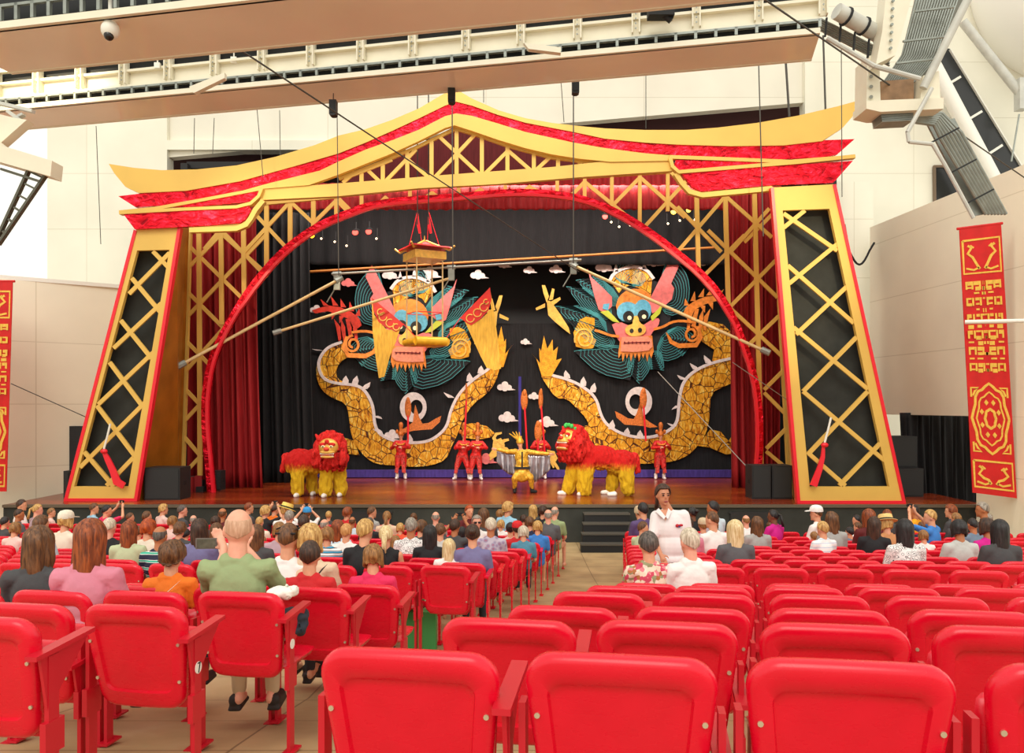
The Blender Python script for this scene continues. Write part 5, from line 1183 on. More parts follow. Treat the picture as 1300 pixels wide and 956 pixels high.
for ln in PEOPLE.strip().splitlines():
    a, hc, sc, o = (ln.split('|')+[''])[:4]; x, yt, h, hs = a.split(); e = {}
    for q in o.split(','):
        if '=' in q: k, v = q.split('=', 1); e[k.strip()] = v.strip()
    PPL.append(dict(x=float(x), yt=float(yt), h=float(h), hs=hs, hc=hc, sc=sc, f=float(e.get('f', 0)), near=float(e['near']) if 'near' in e else None, pose=e.get('pose', 'lap'), kind=e.get('kind', 'tee'), skin=e.get('skin', 'l'), extra=e.get('extra', ''), hat=e.get('hat'), hatc=e.get('hatc'), kid='kid' in e, far=e.get('far', 'l')))
# choose a row for each sitter
PL = []
for p in sorted(PPL, key=lambda p: -p['h']):
    best = None
    rows_ = [(p['near'], None)] if p['near'] else [(d0, px) for d0, px in (FARR if p['far'] == 'r' else ROWS_L)]
    for d0, px in rows_:
        d = d0
        if px is not None:
            for _ in range(3): X = (p['x']-650)/F*d; d = row_d(d0, px, X)
        d += .26; X = (p['x']-650)/F*d
        zs = floor_z(d)+.45; s = (W(p['x'], p['yt'], d).z-zs)/HEADTOP
        out_ = px is not None and ((p['far'] == 'l' and p['x'] > px+2) or (p['far'] == 'r' and p['x'] < px-2))
        hp = .235*(1 if not p['kid'] else .93)*F/d
        cost = abs(math.log(max(s, .2)/(.74 if p['kid'] else .97)))*2+abs(math.log(hp/p['h']))*3.2
        if out_: cost += 4
        for (a, b) in OCC:
            if abs(b-d) < .4 and abs(a-X) < .44: cost += 1.2+4*(1-abs(a-X)/.44)
        if best is None or cost < best[0]: best = (cost, d, X, s, zs)
    _, d, X, s, zs = best
    sc_ = max(.72, min(1.1, s)) if not p['near'] else max(.62, min(1.15, s))
    lo = min(s, sc_)       # a slouch when the head sits lower than the smallest body
    p.update(d=d, X=X, s=sc_, z=zs+(s-sc_)*HEADTOP); OCC.append((X, d)); PL.append(p)
def desc(p):
    c = PATN.get(p['sc'], p['sc']+(' tank top' if p['kind'] == 'tank' else ' shirt' if p['sc'] not in ('tan',) else ' top'))
    h = HS[p['hs']].format(p['hc'])
    if p['hat']: h = HATN[p['hat']].format(p['hatc'])
    return h, c
cnt = {}
for p in PL: p['D'] = desc(p); cnt[p['D']] = cnt.get(p['D'], 0)+1
LMK = [(301, 646, 'the green polo'), (112, 659, 'the long-haired pink shirt'), (202, 668, 'the striped polo'), (393, 665, 'the beige-shirted blonde'), (490, 668, 'the platinum ponytail'), (521, 657, 'the scroll-print shirt'), (623, 657, 'the plaid shirt'), (843, 620, 'the standing usher'),
       (934, 660, 'the long platinum hair'), (1126, 655, 'the straw hat'), (1218, 659, 'the black bob'), (1038, 643, 'the white cap'), (0, 645, 'the left frame edge'), (1300, 645, 'the right wall'), (664, 667, 'the white-haired teal shirt')]
used = set()
WM_ = []
for p in PL:
    h, c = p['D']; n = 'child' if p['kid'] else 'person'
    l = f"{n} with {h} in {c}"
    if p['extra']: l += ', '+p['extra']
    else:
        for q in sorted((q for q in LMK if not (abs(q[0]-p['x']) < 9 and abs(q[1]-p['yt']) < 4)), key=lambda q: abs(q[0]-p['x'])+.5*abs(q[1]-p['yt'])):
            dx = p['x']-q[0]
            if abs(dx) > (70 if 'edge' in q[2] or 'wall' in q[2] else 200): continue
            rel = 'near' if 'edge' in q[2] or 'wall' in q[2] else 'left of' if dx < -7 else 'right of' if dx > 7 else 'beyond' if p['yt'] < q[1] else 'just below'
            l2 = f"{n} with {h} in {c}, {rel} {q[2]}"
            if len(l2.split()) > 16: l2 = l2.replace('bald crown and', 'bald crown,')
            if len(l2.split()) <= 16 and l2 not in used: l = l2; break
    used.add(l); p['label'] = l
    fine = p['d'] < 9
    fine2 = p['d'] < 7
    s = p['s']; f = R(p['f']); by = f*.55 if abs(p['f']) < 100 else f; hy = round((f-by)/R(10))*R(10)
    if p['pose'] == 'phone': by = R(-4); hy = R(-10)
    t = thing('person', l, 'person', (p['X'], p['d'], p['z']), 'seated audience'); t.rotation_euler.z = -by; t.scale = (s, s, s)
    link('body', body_mesh(p['pose'], round(hy, 3), fine2), SK[p['skin']], t)
    link('shirt', shirt_mesh(p['pose'], p['kind'], fine2), shirt_mat(p['sc']), t)
    if p['d'] < 12: link('trousers', trouser_mesh(), KHAKI if p['sc'] == 'green' else PANTS, t)
    if p['d'] < 8:
        for q in (-1, 1): link('shoe', shoe_mesh(q), SHOE, t)
    hk = 1.0 if not p['kid'] else 1.08
    ho = link('hair', hair_mesh(p['hs'], p['d'] < 8), HM[p['hc']], t, HC0, -hy); ho.scale = (1.05,)*3
    if p['hat']:
        col = {'cream': (236, 228, 208), 'yellow': (240, 214, 110), 'blue': (50, 150, 215), 'red': (214, 24, 30), 'tan': (206, 184, 150), 'white': (244, 242, 238), 'straw': (232, 200, 128)}[p['hatc']]
        ht = link('hat', hat_mesh(p['hat']), [mat('hat_'+p['hatc'], col, .7, 0, .1, 30), BLACK], t, HC0, -hy); ht.scale = (1.07,)*3
        if p['hat'] == 'straw': ht.rotation_euler = (R(-18), R(10), -hy)
    if abs(p['f']) > 60 and p['d'] < 20:
        for q in (-1, 1):
            me = _T.get('eyeball') or _T.setdefault('eyeball', MB().ell((0, 0, 0), (.009, .006, .006), 8, 6).mesh('eye', 179)); e = link('eye', me, EYEB, t, HC0+Matrix.Rotation(-hy, 3, 'Z') @ Vector((q*.03, .083, .004)), -hy)
    if p['extra'].startswith('in sunglasses') or p['extra'].startswith('with dark glasses'):
        m = MB(); up = .075 if 'pushed' in p['extra'] else 0
        for q in (-1, 1): m.box((q*.032-.026, .088-up*.4, -.012+up), (q*.032+.026, .1-up*.4, .02+up)); m.box((q*.078-.004, -.05, .0+up), (q*.078+.004, .09-up*.3, .01+up))
        if up: m.tube((-.08, -.07, .05), (.08, -.07, .05), .008, 6)
        link('sunglasses', m.mesh('sunglasses'), BLACK, t, HC0, -hy)
    if 'strap' in p['extra']:
        m = MB(); n_ = 24; wh_ = 'white' in p['extra']; pts = []
        for i in range(n_+1):
            a = i/n_; pts.append(Vector((.15-.34*a if not wh_ else -.1+.22*a, -.145-.012*sin(a*pi), .585-.42*a if not wh_ else .38+.2*a)))
        rs = [[q+Vector((0, .012, 0))+Vector((.022, 0, .018)), q+Vector((.022, 0, .018)), q-Vector((.022, 0, .018)), q+Vector((0, .012, 0))-Vector((.022, 0, .018))] for q in pts]; m.rings(rs)
        link('bag_strap', m.mesh('bag_strap'), WHITE if wh_ else mat('black_webbing', (34, 34, 32), .7), t)
    if 'headband' in p['extra']:
        m = MB(); m.rings([[Vector((.088*cos(a), .105*sin(a)*.9-.0, .055+.05*abs(cos(a))*0+o_)) for a in [2*pi*i/20 for i in range(20)]] for o_ in (0, .02)]); o = link('headband', m.mesh('headband'), mat('lime_band', (190, 220, 50), .5), t, HC0+Vector((0, 0, .01)), 0)
    if p['pose'] in ('up',):
        m = MB(); m.box((-.045, -.02, -.03), (.045, .02, .03)); m.tube((0, .02, 0), (0, .05, 0), .022, 12)
        c = t.matrix_basis @ Vector((0, .36, .92)); o = link('compact_camera', _T.get('cam') or _T.setdefault('cam', m.mesh('compact_camera')), BLACK, None, c, -by); o.scale = (s, s, s)
        tag(o, 'small black camera held up by the '+n+' with '+h, 'camera', 'cameras held up in the audience')
G = [p for p in PL if p['sc'] == 'green' and p['near']][0]
# phone in the hands of the man in green
c = W(262, 690, G['d']+.36); t = thing('mobile_phone', 'silver phone held up by the bald person in green polo', 'phone', tuple(c)); t.rotation_euler.z = R(4)
m = MB(); m.box((-.062, -.005, -.032), (.062, .005, .032)); link('case', m.mesh('case'), mat('phone_case', (120, 120, 112), .4, .4), t)
m = MB(); m.box((-.053, -.008, -.026), (.053, -.0045, .026)); link('screen', m.mesh('screen'), mat('phone_screen', (92, 98, 84), .15, 0, .3, 30), t)
# paper and jacket on the lap of the man in green, bag under a seat
m = MB(); c = W(357, 753, 4.42); m.ell(c, (.07, .05, .035), 16, 10); m.ell(c+Vector((.04, 0, .01)), (.05, .05, .03), 14, 8)
me = remesh(m, .006, 'paper_wrapper', 1)
for v in me.vertices: v.co += v.normal*(noise.noise(v.co*22)*.03)
me.set_sharp_from_angle(angle=R(20)); tag(link('paper_wrapper', me, WHITE), 'crumpled white paper beside the person in green polo', 'paper')
m = MB(); c = W(368, 783, 4.5); m.ell(c, (.1, .12, .045), 16, 10); m.ell(c+Vector((-.05, 0, -.03)), (.07, .12, .05), 14, 8); m.ell(c+Vector((.05, -.02, -.05)), (.05, .1, .05), 14, 8)
me = remesh(m, .009, 'folded_jacket', 2)
for v in me.vertices: v.co += v.normal*noise.noise(v.co*18)*.02
tag(link('folded_jacket', me, mat('denim_dark', (40, 48, 62), .8)), 'dark bundled jacket on the lap beside the white paper', 'jacket')
m = MB(); c = W(533, 785, 8.0); c.z = floor_z(8.0); m.box((c.x-.16, c.y-.08, c.z), (c.x+.16, c.y+.08, c.z+.4)); m.path([c+Vector((-.07, 0, .4)), c+Vector((-.05, 0, .5)), c+Vector((.05, 0, .5)), c+Vector((.07, 0, .4))], .008, 6)
tag(obj('shopping_bag', m, mat('green_bag', (60, 140, 70), .6)), 'green shopping bag on the floor under the left aisle seats', 'bag')
build_seats()
# ---------------------------------------------------------------- standing figures: usher and performers
def figure(J, k=1.0, yaw=0, vox=.012, grip=.6):
    mb = MB(); V = {a: Vector(b) for a, b in J.items()}
    head_prims(mb, V['head'], yaw, 1.0*k)
    mb.cap(V['chest']+Vector((0, 0, .14)), .06*k, V['head']-Vector((0, 0, .06)), .05*k)
    mb.ell(V['chest'], (.15*k, .1*k, .19*k), 16, 12); mb.ell(V['pelvis'], (.15*k, .11*k, .13*k), 16, 12); mb.cap(V['pelvis'], .12*k, V['chest'], .12*k)
    mb.cap(V['sR'], .055*k, V['sL'], .055*k)
    for s, q in ((1, 'R'), (-1, 'L')):
        mb.cap(V['s'+q], .047*k, V['e'+q], .037*k); mb.cap(V['e'+q], .036*k, V['w'+q], .025*k)
        dv = V['w'+q]-V['e'+q]; hand_prims(mb, V['w'+q], dv, Vector((0, -1, .2)) if abs(dv.normalized().y) < .8 else Vector((0, 0, 1)), s, k, grip)
        hp = V['pelvis']+Vector((s*.085*k, 0, -.03*k)); mb.cap(hp, .085*k, V['k'+q], .055*k); mb.cap(V['k'+q], .054*k, V['a'+q], .038*k); mb.ell(V['k'+q].lerp(V['a'+q], .3)+Vector((0, -.02*0, 0)), (.055*k, .058*k, .1*k), 10, 8)
        ft = V['f'+q]; mb.cap(V['a'+q]-Vector((0, 0, .03)), .038*k, ft, .03*k)
    return remesh(mb, vox, 'body', 3)
def cloth(prims, vox=.014, fold=.01, freq=12, name='costume'):
    mb = MB()
    for p in prims:
        if len(p) == 4: mb.cap(Vector(p[0]), p[1], Vector(p[2]), p[3])
        else: mb.ell(Vector(p[0]), p[1], 18, 12)
    me = remesh(mb, vox, name, 3)
    for v in me.vertices: v.co += v.normal*noise.noise(Vector((v.co.x*freq, v.co.y*freq, v.co.z*freq*.5)))*fold
    return me
# usher: standing between the seats, body turned to the left, face toward the camera
ux, ud = 1.62, 8.75; uz = floor_z(ud)
t = thing('person', 'standing usher in white polo with red chest emblem and tied dark hair', 'person', (ux, ud, uz))
hc = (W(843, 628, ud).z-uz-.0); hx = W(841, 0, ud).x-ux
k = hc/1.5
J = dict(head=(hx, -.02, hc), chest=(.05, 0, hc-.34), pelvis=(.06, 0, hc-.62), sR=(-.09, 0, hc-.22), sL=(.19, .02, hc-.22), eR=(-.13, -.06, hc-.46), eL=(.235, -.0, hc-.48), wR=(-.08, -.2, hc-.6), wL=(.2, -.1, hc-.7), kR=(0, 0, .46), kL=(.13, 0, .46), aR=(0, .02, .09), aL=(.14, .02, .09), fR=(-.02, -.12, .035), fL=(.15, -.12, .035))
fb = figure(J, .92, R(180-12), .008); 
link('body', fb, mat('skin_usher', (204, 138, 104), .5, 0, .05, 20), t)
sh = cloth([((.055, 0, hc-.36), (.165, .125, .19)), ((.06, 0, hc-.54), (.17, .14, .18)), ((.06, 0, hc-.68), (.175, .14, .1)), ((-.08, 0, hc-.225), .065, (.17, .01, hc-.225), .065), ((-.09, 0, hc-.23), .068, (-.125, -.04, hc-.4), .064), ((.19, .02, hc-.23), .072, (.235, 0, hc-.43), .068), ((.01, 0, hc-.185), .06, (.05, 0, hc-.2), .06)], .008, .01, 9, 'polo_shirt')
link('polo_shirt', sh, mat('usher_white_cotton', (240, 236, 236), .75, 0, .04, 5), t)
m = MB(); A3 = [Vector((hx-.045, -.075, hc-.15)), Vector((hx+.045, -.075, hc-.15)), Vector((hx+.01, -.135, hc-.26))]; m.hull2(A3, [v+Vector((0, .02, 0)) for v in A3]); link('neck_opening', m.mesh('neck_opening'), MATS['skin_usher'], t)
m = MB()
for q in (-1, 1): A3 = [Vector((hx+q*.05, -.07, hc-.135)), Vector((hx+q*.085, -.07, hc-.17)), Vector((hx+.01+q*.02, -.145, hc-.24)), Vector((hx+.01, -.14, hc-.215))]; m.hull2(A3, [v+Vector((0, .02, 0)) for v in A3])
link('collar', m.mesh('collar'), MATS['usher_white_cotton'], t)
m = MB(); cx, cz = .125, hc-.31
for dx, dz, w_, h_, mi in ((-.02, 0, .02, .018, 0), (.018, .004, .022, .014, 0), (-.002, -.01, .018, .008, 1)): m.ell((cx+dx, -.122, cz+dz), (w_, .012, h_), 12, 8, mi)
link('chest_emblem', m.mesh('chest_emblem', 179), [mat('emblem_red', (190, 20, 40), .5), mat('emblem_blue', (40, 60, 140), .5)], t)
link('trousers', cloth([((.06, 0, hc-.72), (.165, .14, .12)), ((0, 0, hc-.76), .1, (0, 0, .46), .075), ((.13, 0, hc-.76), .1, (.135, 0, .46), .075), ((0, 0, .46), .075, (0, .02, .12), .06), ((.135, 0, .46), .075, (.14, .02, .12), .06)], .014, .006, 9, 'trousers'), BLACK, t)
link('hair', hair_mesh('pony', True), HM['dark brown'], t, (hx, -.02, hc), R(180+12))
for s in (-1, 1):
    e = link('eye', MB().ell((0, 0, 0), (.012, .007, .007), 10, 8).mesh('eye', 179), EYEB, t, Vector((hx, -.02, hc))+Matrix.Rotation(R(-168), 3, 'Z') @ Vector((s*.029, .083, .003)))
    e = link('eyebrow', MB().ell((0, 0, 0), (.02, .006, .0045), 10, 6).mesh('eyebrow', 179), HM['dark brown'], t, Vector((hx, -.02, hc))+Matrix.Rotation(R(-168), 3, 'Z') @ Vector((s*.031, .086, .024)))
    e = link('shoe', MB().cap((0, .03, .04), .045, (0, -.13, .035), .038).mesh('shoe', 179), BLACK, t, (.0 if s < 0 else .16, 0, 0))
link('lips', MB().ell((0, 0, 0), (.022, .007, .008), 10, 6).mesh('lips', 179), mat('lip_red', (150, 60, 60), .4), t, Vector((hx, -.02, hc))+Matrix.Rotation(R(-168), 3, 'Z') @ Vector((0, .088, -.062)))
# performers in red
RCOS = mat('red_embroidered_costume', (214, 30, 26), .5, .1, .35, 14, .3, 30); GTR = mat('gold_trim', (232, 150, 40), .4, .3, .3, 20); BOOT = mat('white_boot', (236, 226, 226), .4); HEADD = mat('ochre_headdress', (206, 110, 34), .5, .1, .35, 25, .4, 30)
def acrobat(px, py, d, label, lean=0, split=.12, arm='staff', face=0, kk=1.0, mir=1):
    z = SZ; x = W(px, 0, d).x; t = thing('person', label, 'person', (x, d, z), 'acrobats in red'); H = 1.36*kk; s = mir
    up = lambda a, b, c: (a*s, b, c)
    q = ('R', 'L') if s > 0 else ('L', 'R')
    J = {'head': up(lean, 0, H), 'chest': up(lean*.7, 0, H-.33), 'pelvis': up(0, 0, H-.58), 's'+q[0]: up(lean*.8+.15, 0, H-.2), 's'+q[1]: up(lean*.8-.15, 0, H-.2),
         'e'+q[0]: up(lean+.28, -.06, H-.38), 'e'+q[1]: up(lean-.27, -.08, H-.36), 'w'+q[0]: up(lean+.16, -.26, H-.3), 'w'+q[1]: up(lean-.08, -.26, H-.34),
         'k'+q[0]: up(split, -.08, .42), 'k'+q[1]: up(-split, -.02, .42), 'a'+q[0]: up(split*1.2, 0, .1), 'a'+q[1]: up(-split*1.3, .03, .1), 'f'+q[0]: up(split*1.3, -.13, .035), 'f'+q[1]: up(-split*1.6, -.1, .035)}
    link('body', figure(J, .92*kk, R(180+face), .014), SK['l'], t)
    pr = [(up(lean*.7, 0, H-.34), (.17, .12, .2)), (up(lean*.35, 0, H-.47), (.15, .12, .16)), (J['k'+q[0]], .085, up(.07, 0, H-.64), .12), (J['k'+q[1]], .085, up(-.07, 0, H-.64), .12), (up(0, 0, H-.6), (.17, .13, .15)), (up(lean*.8-.12, 0, H-.2), .07, up(lean*.8+.12, 0, H-.2), .07)]
    for n_ in 'RL': pr += [(J['s'+n_], .07, J['e'+n_], .06), (J['e'+n_], .055, J['w'+n_], .05)]
    link('tunic', cloth(pr, .014, .012, 16, 'tunic'), RCOS, t)
    m = MB()
    for i, (a, w_) in enumerate(((split*.6, .1), (-split*.7, .1))): 
        m.hull2([Vector(up(a-w_/2, -.12, H-.62)), Vector(up(a+w_/2, -.12, H-.62)), Vector(up(a*1.8+w_*.7, -.16, .22)), Vector(up(a*1.8-w_*.4, -.16, .22))], [Vector(up(a-w_/2, -.09, H-.62)), Vector(up(a+w_/2, -.09, H-.62)), Vector(up(a*1.8+w_*.7, -.12, .22)), Vector(up(a*1.8-w_*.4, -.12, .22))])
    m.box((-.16, -.14, H-.66), (.16, .12, H-.6)); link('sash', m.mesh('sash'), mat('red_gold_sash', (190, 40, 30), .5, .1, .7, 22), t)
    m = MB(); pts = [up(lean+.13*cos(a), -.135 if 1 else 0, H-.2+.07*sin(a)) for a in [pi*i/8 for i in range(-8, 1)]]; m.path([Vector(p) for p in pts], .022, 6); link('collar', m.mesh('collar', 60), GTR, t)
    m = MB(); hx_, hz_ = lean*s, H
    m.rings([[Vector((hx_+r_*cos(a), r_*1.15*sin(a), hz_+zz)) for a in [2*pi*i/14 for i in range(14)]] for r_, zz in ((.092, .02), (.1, .06), (.085, .12), (.05, .17), (.06, .27), (.075, .36), (.05, .42), (.02, .44))]); m.ell((hx_-.12, 0, hz_+.14), (.05, .04, .07), 10, 8); m.ell((hx_+.12, 0, hz_+.14), (.05, .04, .07), 10, 8)
    link('headdress', m.mesh('headdress', 50), HEADD, t)
    for n_ in 'RL':
        a = Vector(J['a'+n_]); m = MB(); m.cap(a+Vector((0, 0, .05)), .055, a-Vector((0, 0, .05)), .05); m.cap(a-Vector((0, 0, .05)), .048, Vector(J['f'+n_])+Vector((0, 0, .01)), .04); link('boot', m.mesh('boot', 60), BOOT, t)
    for e in (-1, 1): link('eye', _T['eyeball'], EYEB, t, Vector((hx_+e*.028, -.078, hz_+.004)))
    return t
acrobat(509, 608, 26.1, 'acrobat in red with tall headdress standing below the left moon ring', .0, .1, mir=-1)
acrobat(587, 608, 25.9, 'acrobat in red, left one of the close pair, legs apart', .06, .17)
acrobat(604, 606, 25.8, 'acrobat in red, right one of the close pair', -.06, .12, mir=-1)
acrobat(686, 604, 26.2, 'acrobat in red half hidden behind the silver-caped performer', 0, .12)
acrobat(838, 608, 26.0, 'acrobat in red with tall headdress standing below the right moon ring', .02, .1)
# staffs
def staff(px, y0, y1, d, label, w=4.5, tilt=0, yb=None):
    t = thing('paddle_staff', label, 'staff', tuple(W(px-tilt, y1, d)), 'red staffs with ochre paddles')
    m = MB(); m.tube(W(px-tilt, y1, d), W(px, y0+8, d), .028, 8); obj('shaft', m, REDP, t, 40)
    m = MB(); m.ell(W(px+tilt*.1, y0, d), (w/F*d, .035, 13/F*d), 12, 10); m.ell(W(px, y0-9, d), (w*.6/F*d, .045, 5/F*d), 10, 8); obj('paddle', m, HEADD, t, 60)
staff(666, 508, 600, 25.6, 'red staff with ochre paddle, left one above the caped performer', 4.5, -5)
staff(687, 507, 590, 25.6, 'red staff with ochre paddle leaning right above the caped performer', 3, -6)
staff(518, 518, 562, 25.6, 'red staff with ochre paddle held before the left moon ring', 4.2, 0)
staff(817, 506, 560, 25.6, 'red staff with ochre paddle held before the right moon ring', 4.6, -3)
staff(592, 500, 560, 25.5, 'thin red staff held up by the close pair of acrobats', 1.6, 2)
staff(683, 548, 575, 25.3, 'short staff with ochre paddle just above the red headdress', 4.6, 0)
for cx, s, y, l in ((530, 1, 540, 'left'), (811, -1, 534, 'right')):
    t = thing('flame_wing', f'ochre flame-shaped wing prop below the {l} moon ring', 'wing prop', tuple(W(cx, y+6, 25.7)), 'flame-shaped wing props')
    m = MB(); X = lambda v: cx+s*v
    m.pp([(X(-24), y+8), (X(-14), y+2), (X(-6), y-4), (X(-3), y-26), (X(2), y-10), (X(6), y-2), (X(14), y-3), (X(22), y-8), (X(30), y-12), (X(28), y-4), (X(18), y+5), (X(4), y+6), (X(-6), y+7), (X(-14), y+9)], 25.7, .08); obj('wing', m, HEADD, t)
# golden performer with silver cape
gx, gd = W(663, 0, 22.0).x, 22.0; H = 1.3
t = thing('person', 'performer in gold costume with silver cape and arms outstretched', 'person', (gx, gd, SZ))
J = dict(head=(-.06, .0, H), chest=(-.02, 0, H-.33), pelvis=(0, 0, H-.6), sR=(-.17, 0, H-.2), sL=(.14, 0, H-.2), eR=(-.42, -.05, H-.2), eL=(.42, -.02, H-.24), wR=(-.68, -.08, H-.14), wL=(.72, -.06, H-.26), kR=(-.2, -.12, .4), kL=(.22, -.1, .42), aR=(-.2, 0, .09), aL=(.26, -.02, .09), fR=(-.2, -.14, .035), fL=(.36, -.1, .035))
link('body', figure(J, .95, R(150), .012), SK['l'], t)
GC = mat('gold_brocade', (222, 170, 50), .35, .3, .3, 18, .4, 30); SIL = mat('silver_satin', (176, 172, 180), .25, .7, .3, 6, .6, 7, stretch=(1, 1, .5))
link('tunic', cloth([((-.02, 0, H-.34), (.18, .13, .21)), ((0, 0, H-.62), (.19, .15, .18)), ((0, 0, H-.8), (.22, .16, .22)), ((0, -.02, H-.5), (.17, .14, .16)), ((-.1, -.04, H-.85), .1, (-.1, -.05, .42), .1), ((.08, -.04, H-.85), .1, (.1, -.05, .42), .1), ((-.17, 0, H-.2), .075, (-.42, -.05, H-.2), .06), ((-.42, -.05, H-.2), .058, (-.64, -.08, H-.15), .045), ((.14, 0, H-.2), .075, (.42, -.02, H-.24), .06), ((.42, -.02, H-.24), .058, (.68, -.06, H-.26), .045)], .013, .012, 16, 'tunic'), GC, t)
link('trousers', cloth([((-.08, 0, H-.75), .11, J['kR'], .09), (J['kR'], .09, (-.2, 0, .12), .05), ((.08, 0, H-.75), .11, J['kL'], .09), (J['kL'], .09, (.26, -.02, .12), .05)], .014, .014, 16, 'trousers'), GC, t)
for n_ in 'RL':
    a = Vector(J['a'+n_]); m = MB(); m.cap(a+Vector((0, 0, .06)), .055, a-Vector((0, 0, .05)), .05); m.cap(a-Vector((0, 0, .05)), .048, Vector(J['f'+n_])+Vector((0, 0, .01)), .04); link('boot', m.mesh('boot', 60), BLACK, t)
m = MB(); m.box((-.2, -.16, H-.66), (.2, .14, H-.6)); m.box((-.025, -.165, H-.62), (.015, -.13, H-.2)); link('belt', m.mesh('belt'), BLACK, t)
m = MB(); m.rings([[Vector((-.06+r_*cos(a), r_*1.1*sin(a), H+zz)) for a in [2*pi*i/14 for i in range(14)]] for r_, zz in ((.095, .02), (.105, .07), (.07, .14), (.03, .2))])
for a, L_ in ((-58, .34), (-42, .3), (-25, .26), (-5, .22), (20, .12)): m.tube((-.06+.04*sin(R(a)), 0, H+.1), (-.06+L_*sin(R(a)), .02, H+.1+L_*cos(R(a))), .035, 6, 0, .012)
link('crown', m.mesh('crown', 50), GC, t)
def cape(x0, z0, x1, z1, drop, nm):
    m = MB(); n = 24; rows_ = 8; rs = []
    for j in range(rows_+1):
        f = j/rows_; rs.append([Vector((x0+(x1-x0)*i/n, .02+.07*sin(i*.95+2*f)*f+.02*sin(i*2.3), (z0+(z1-z0)*i/n)-drop*f*(1-.55*abs(i/n-.1)**1.3)-.08*sin(pi*i/n)*f)) for i in range(n+1)])
    N = n+1; T = N*(rows_+1); vs = [v for r in rs for v in r]; vs2 = [v+Vector((0, .02, 0)) for v in vs]; fs = []
    for j in range(rows_):
        for i in range(n): a = j*N+i; fs += [[a, a+N, a+N+1, a+1], [T+a, T+a+1, T+a+N+1, T+a+N]]
    for i in range(n): b = rows_*N+i; fs += [[i, i+1, T+i+1, T+i], [b, T+b, T+b+1, b+1]]
    m.add(vs+vs2, fs); link('cape', m.mesh('cape', 179), SIL, t)
cape(.12, H-.27, .74, H-.3, .72, 1); cape(-.16, H-.27, -.68, H-.19, .55, 2)
for e in (-1, 1): link('eye', _T['eyeball'], EYEB, t, Vector((-.06+e*.028+.04, -.07, H+.004)))
# lions
FUR = {}
def fur_mat():
    m, nt, b, tc = base_mat('lion_fur_red_to_yellow', .7)
    sx = nd(nt, 'ShaderNodeSeparateXYZ'); nt.links.new(tc.outputs['Object'], sx.inputs[0])
    n = nd(nt, 'ShaderNodeTexNoise', Scale=14.0, Detail=4.0); nt.links.new(mp(nt, tc, (3, 3, .8)).outputs[0], n.inputs['Vector'])
    ad = nd(nt, 'ShaderNodeMath', operation='MULTIPLY_ADD'); nt.links.new(n.outputs['Fac'], ad.inputs[0]); ad.inputs[1].default_value = .34; nt.links.new(sx.outputs['Z'], ad.inputs[2])
    cr = ramp(nt, [(.0, (246, 196, 20)), (.80, (250, 200, 24)), (.9, (246, 140, 20)), (1.0, (236, 40, 14)), (1, (232, 20, 16))]); nt.links.new(ad.outputs[0], cr.inputs[0])
    n3 = nd(nt, 'ShaderNodeTexNoise', Scale=40.0, Detail=2.0); nt.links.new(mp(nt, tc, (3, 3, .6)).outputs[0], n3.inputs['Vector']); mr = nd(nt, 'ShaderNodeMapRange'); mr.inputs[3].default_value = .8; mr.inputs[4].default_value = 1.25; nt.links.new(n3.outputs['Fac'], mr.inputs[0])
    mx = nd(nt, 'ShaderNodeVectorMath', operation='SCALE'); nt.links.new(cr.outputs[0], mx.inputs[0]); nt.links.new(mr.outputs[0], mx.inputs['Scale']); nt.links.new(mx.outputs[0], b.inputs['Base Color'])
    bp = nd(nt, 'ShaderNodeBump', Strength=.9, Distance=.05); nt.links.new(n3.outputs['Fac'], bp.inputs['Height']); nt.links.new(bp.outputs[0], b.inputs['Normal'])
    return m
FURM = fur_mat(); MANE = mat('red_mane_fur', (228, 24, 14), .7, 0, .35, 16, .8, 30, stretch=(3, 3, .8)); SHOEW = mat('white_shoe', (244, 240, 232), .5)
def fuzz(me, amp, f, drop=0):
    for v in me.vertices:
        n_ = noise.noise(Vector((v.co.x*f, v.co.y*f, v.co.z*f*.35))); v.co += v.normal*n_*amp; v.co.z -= abs(n_)*drop
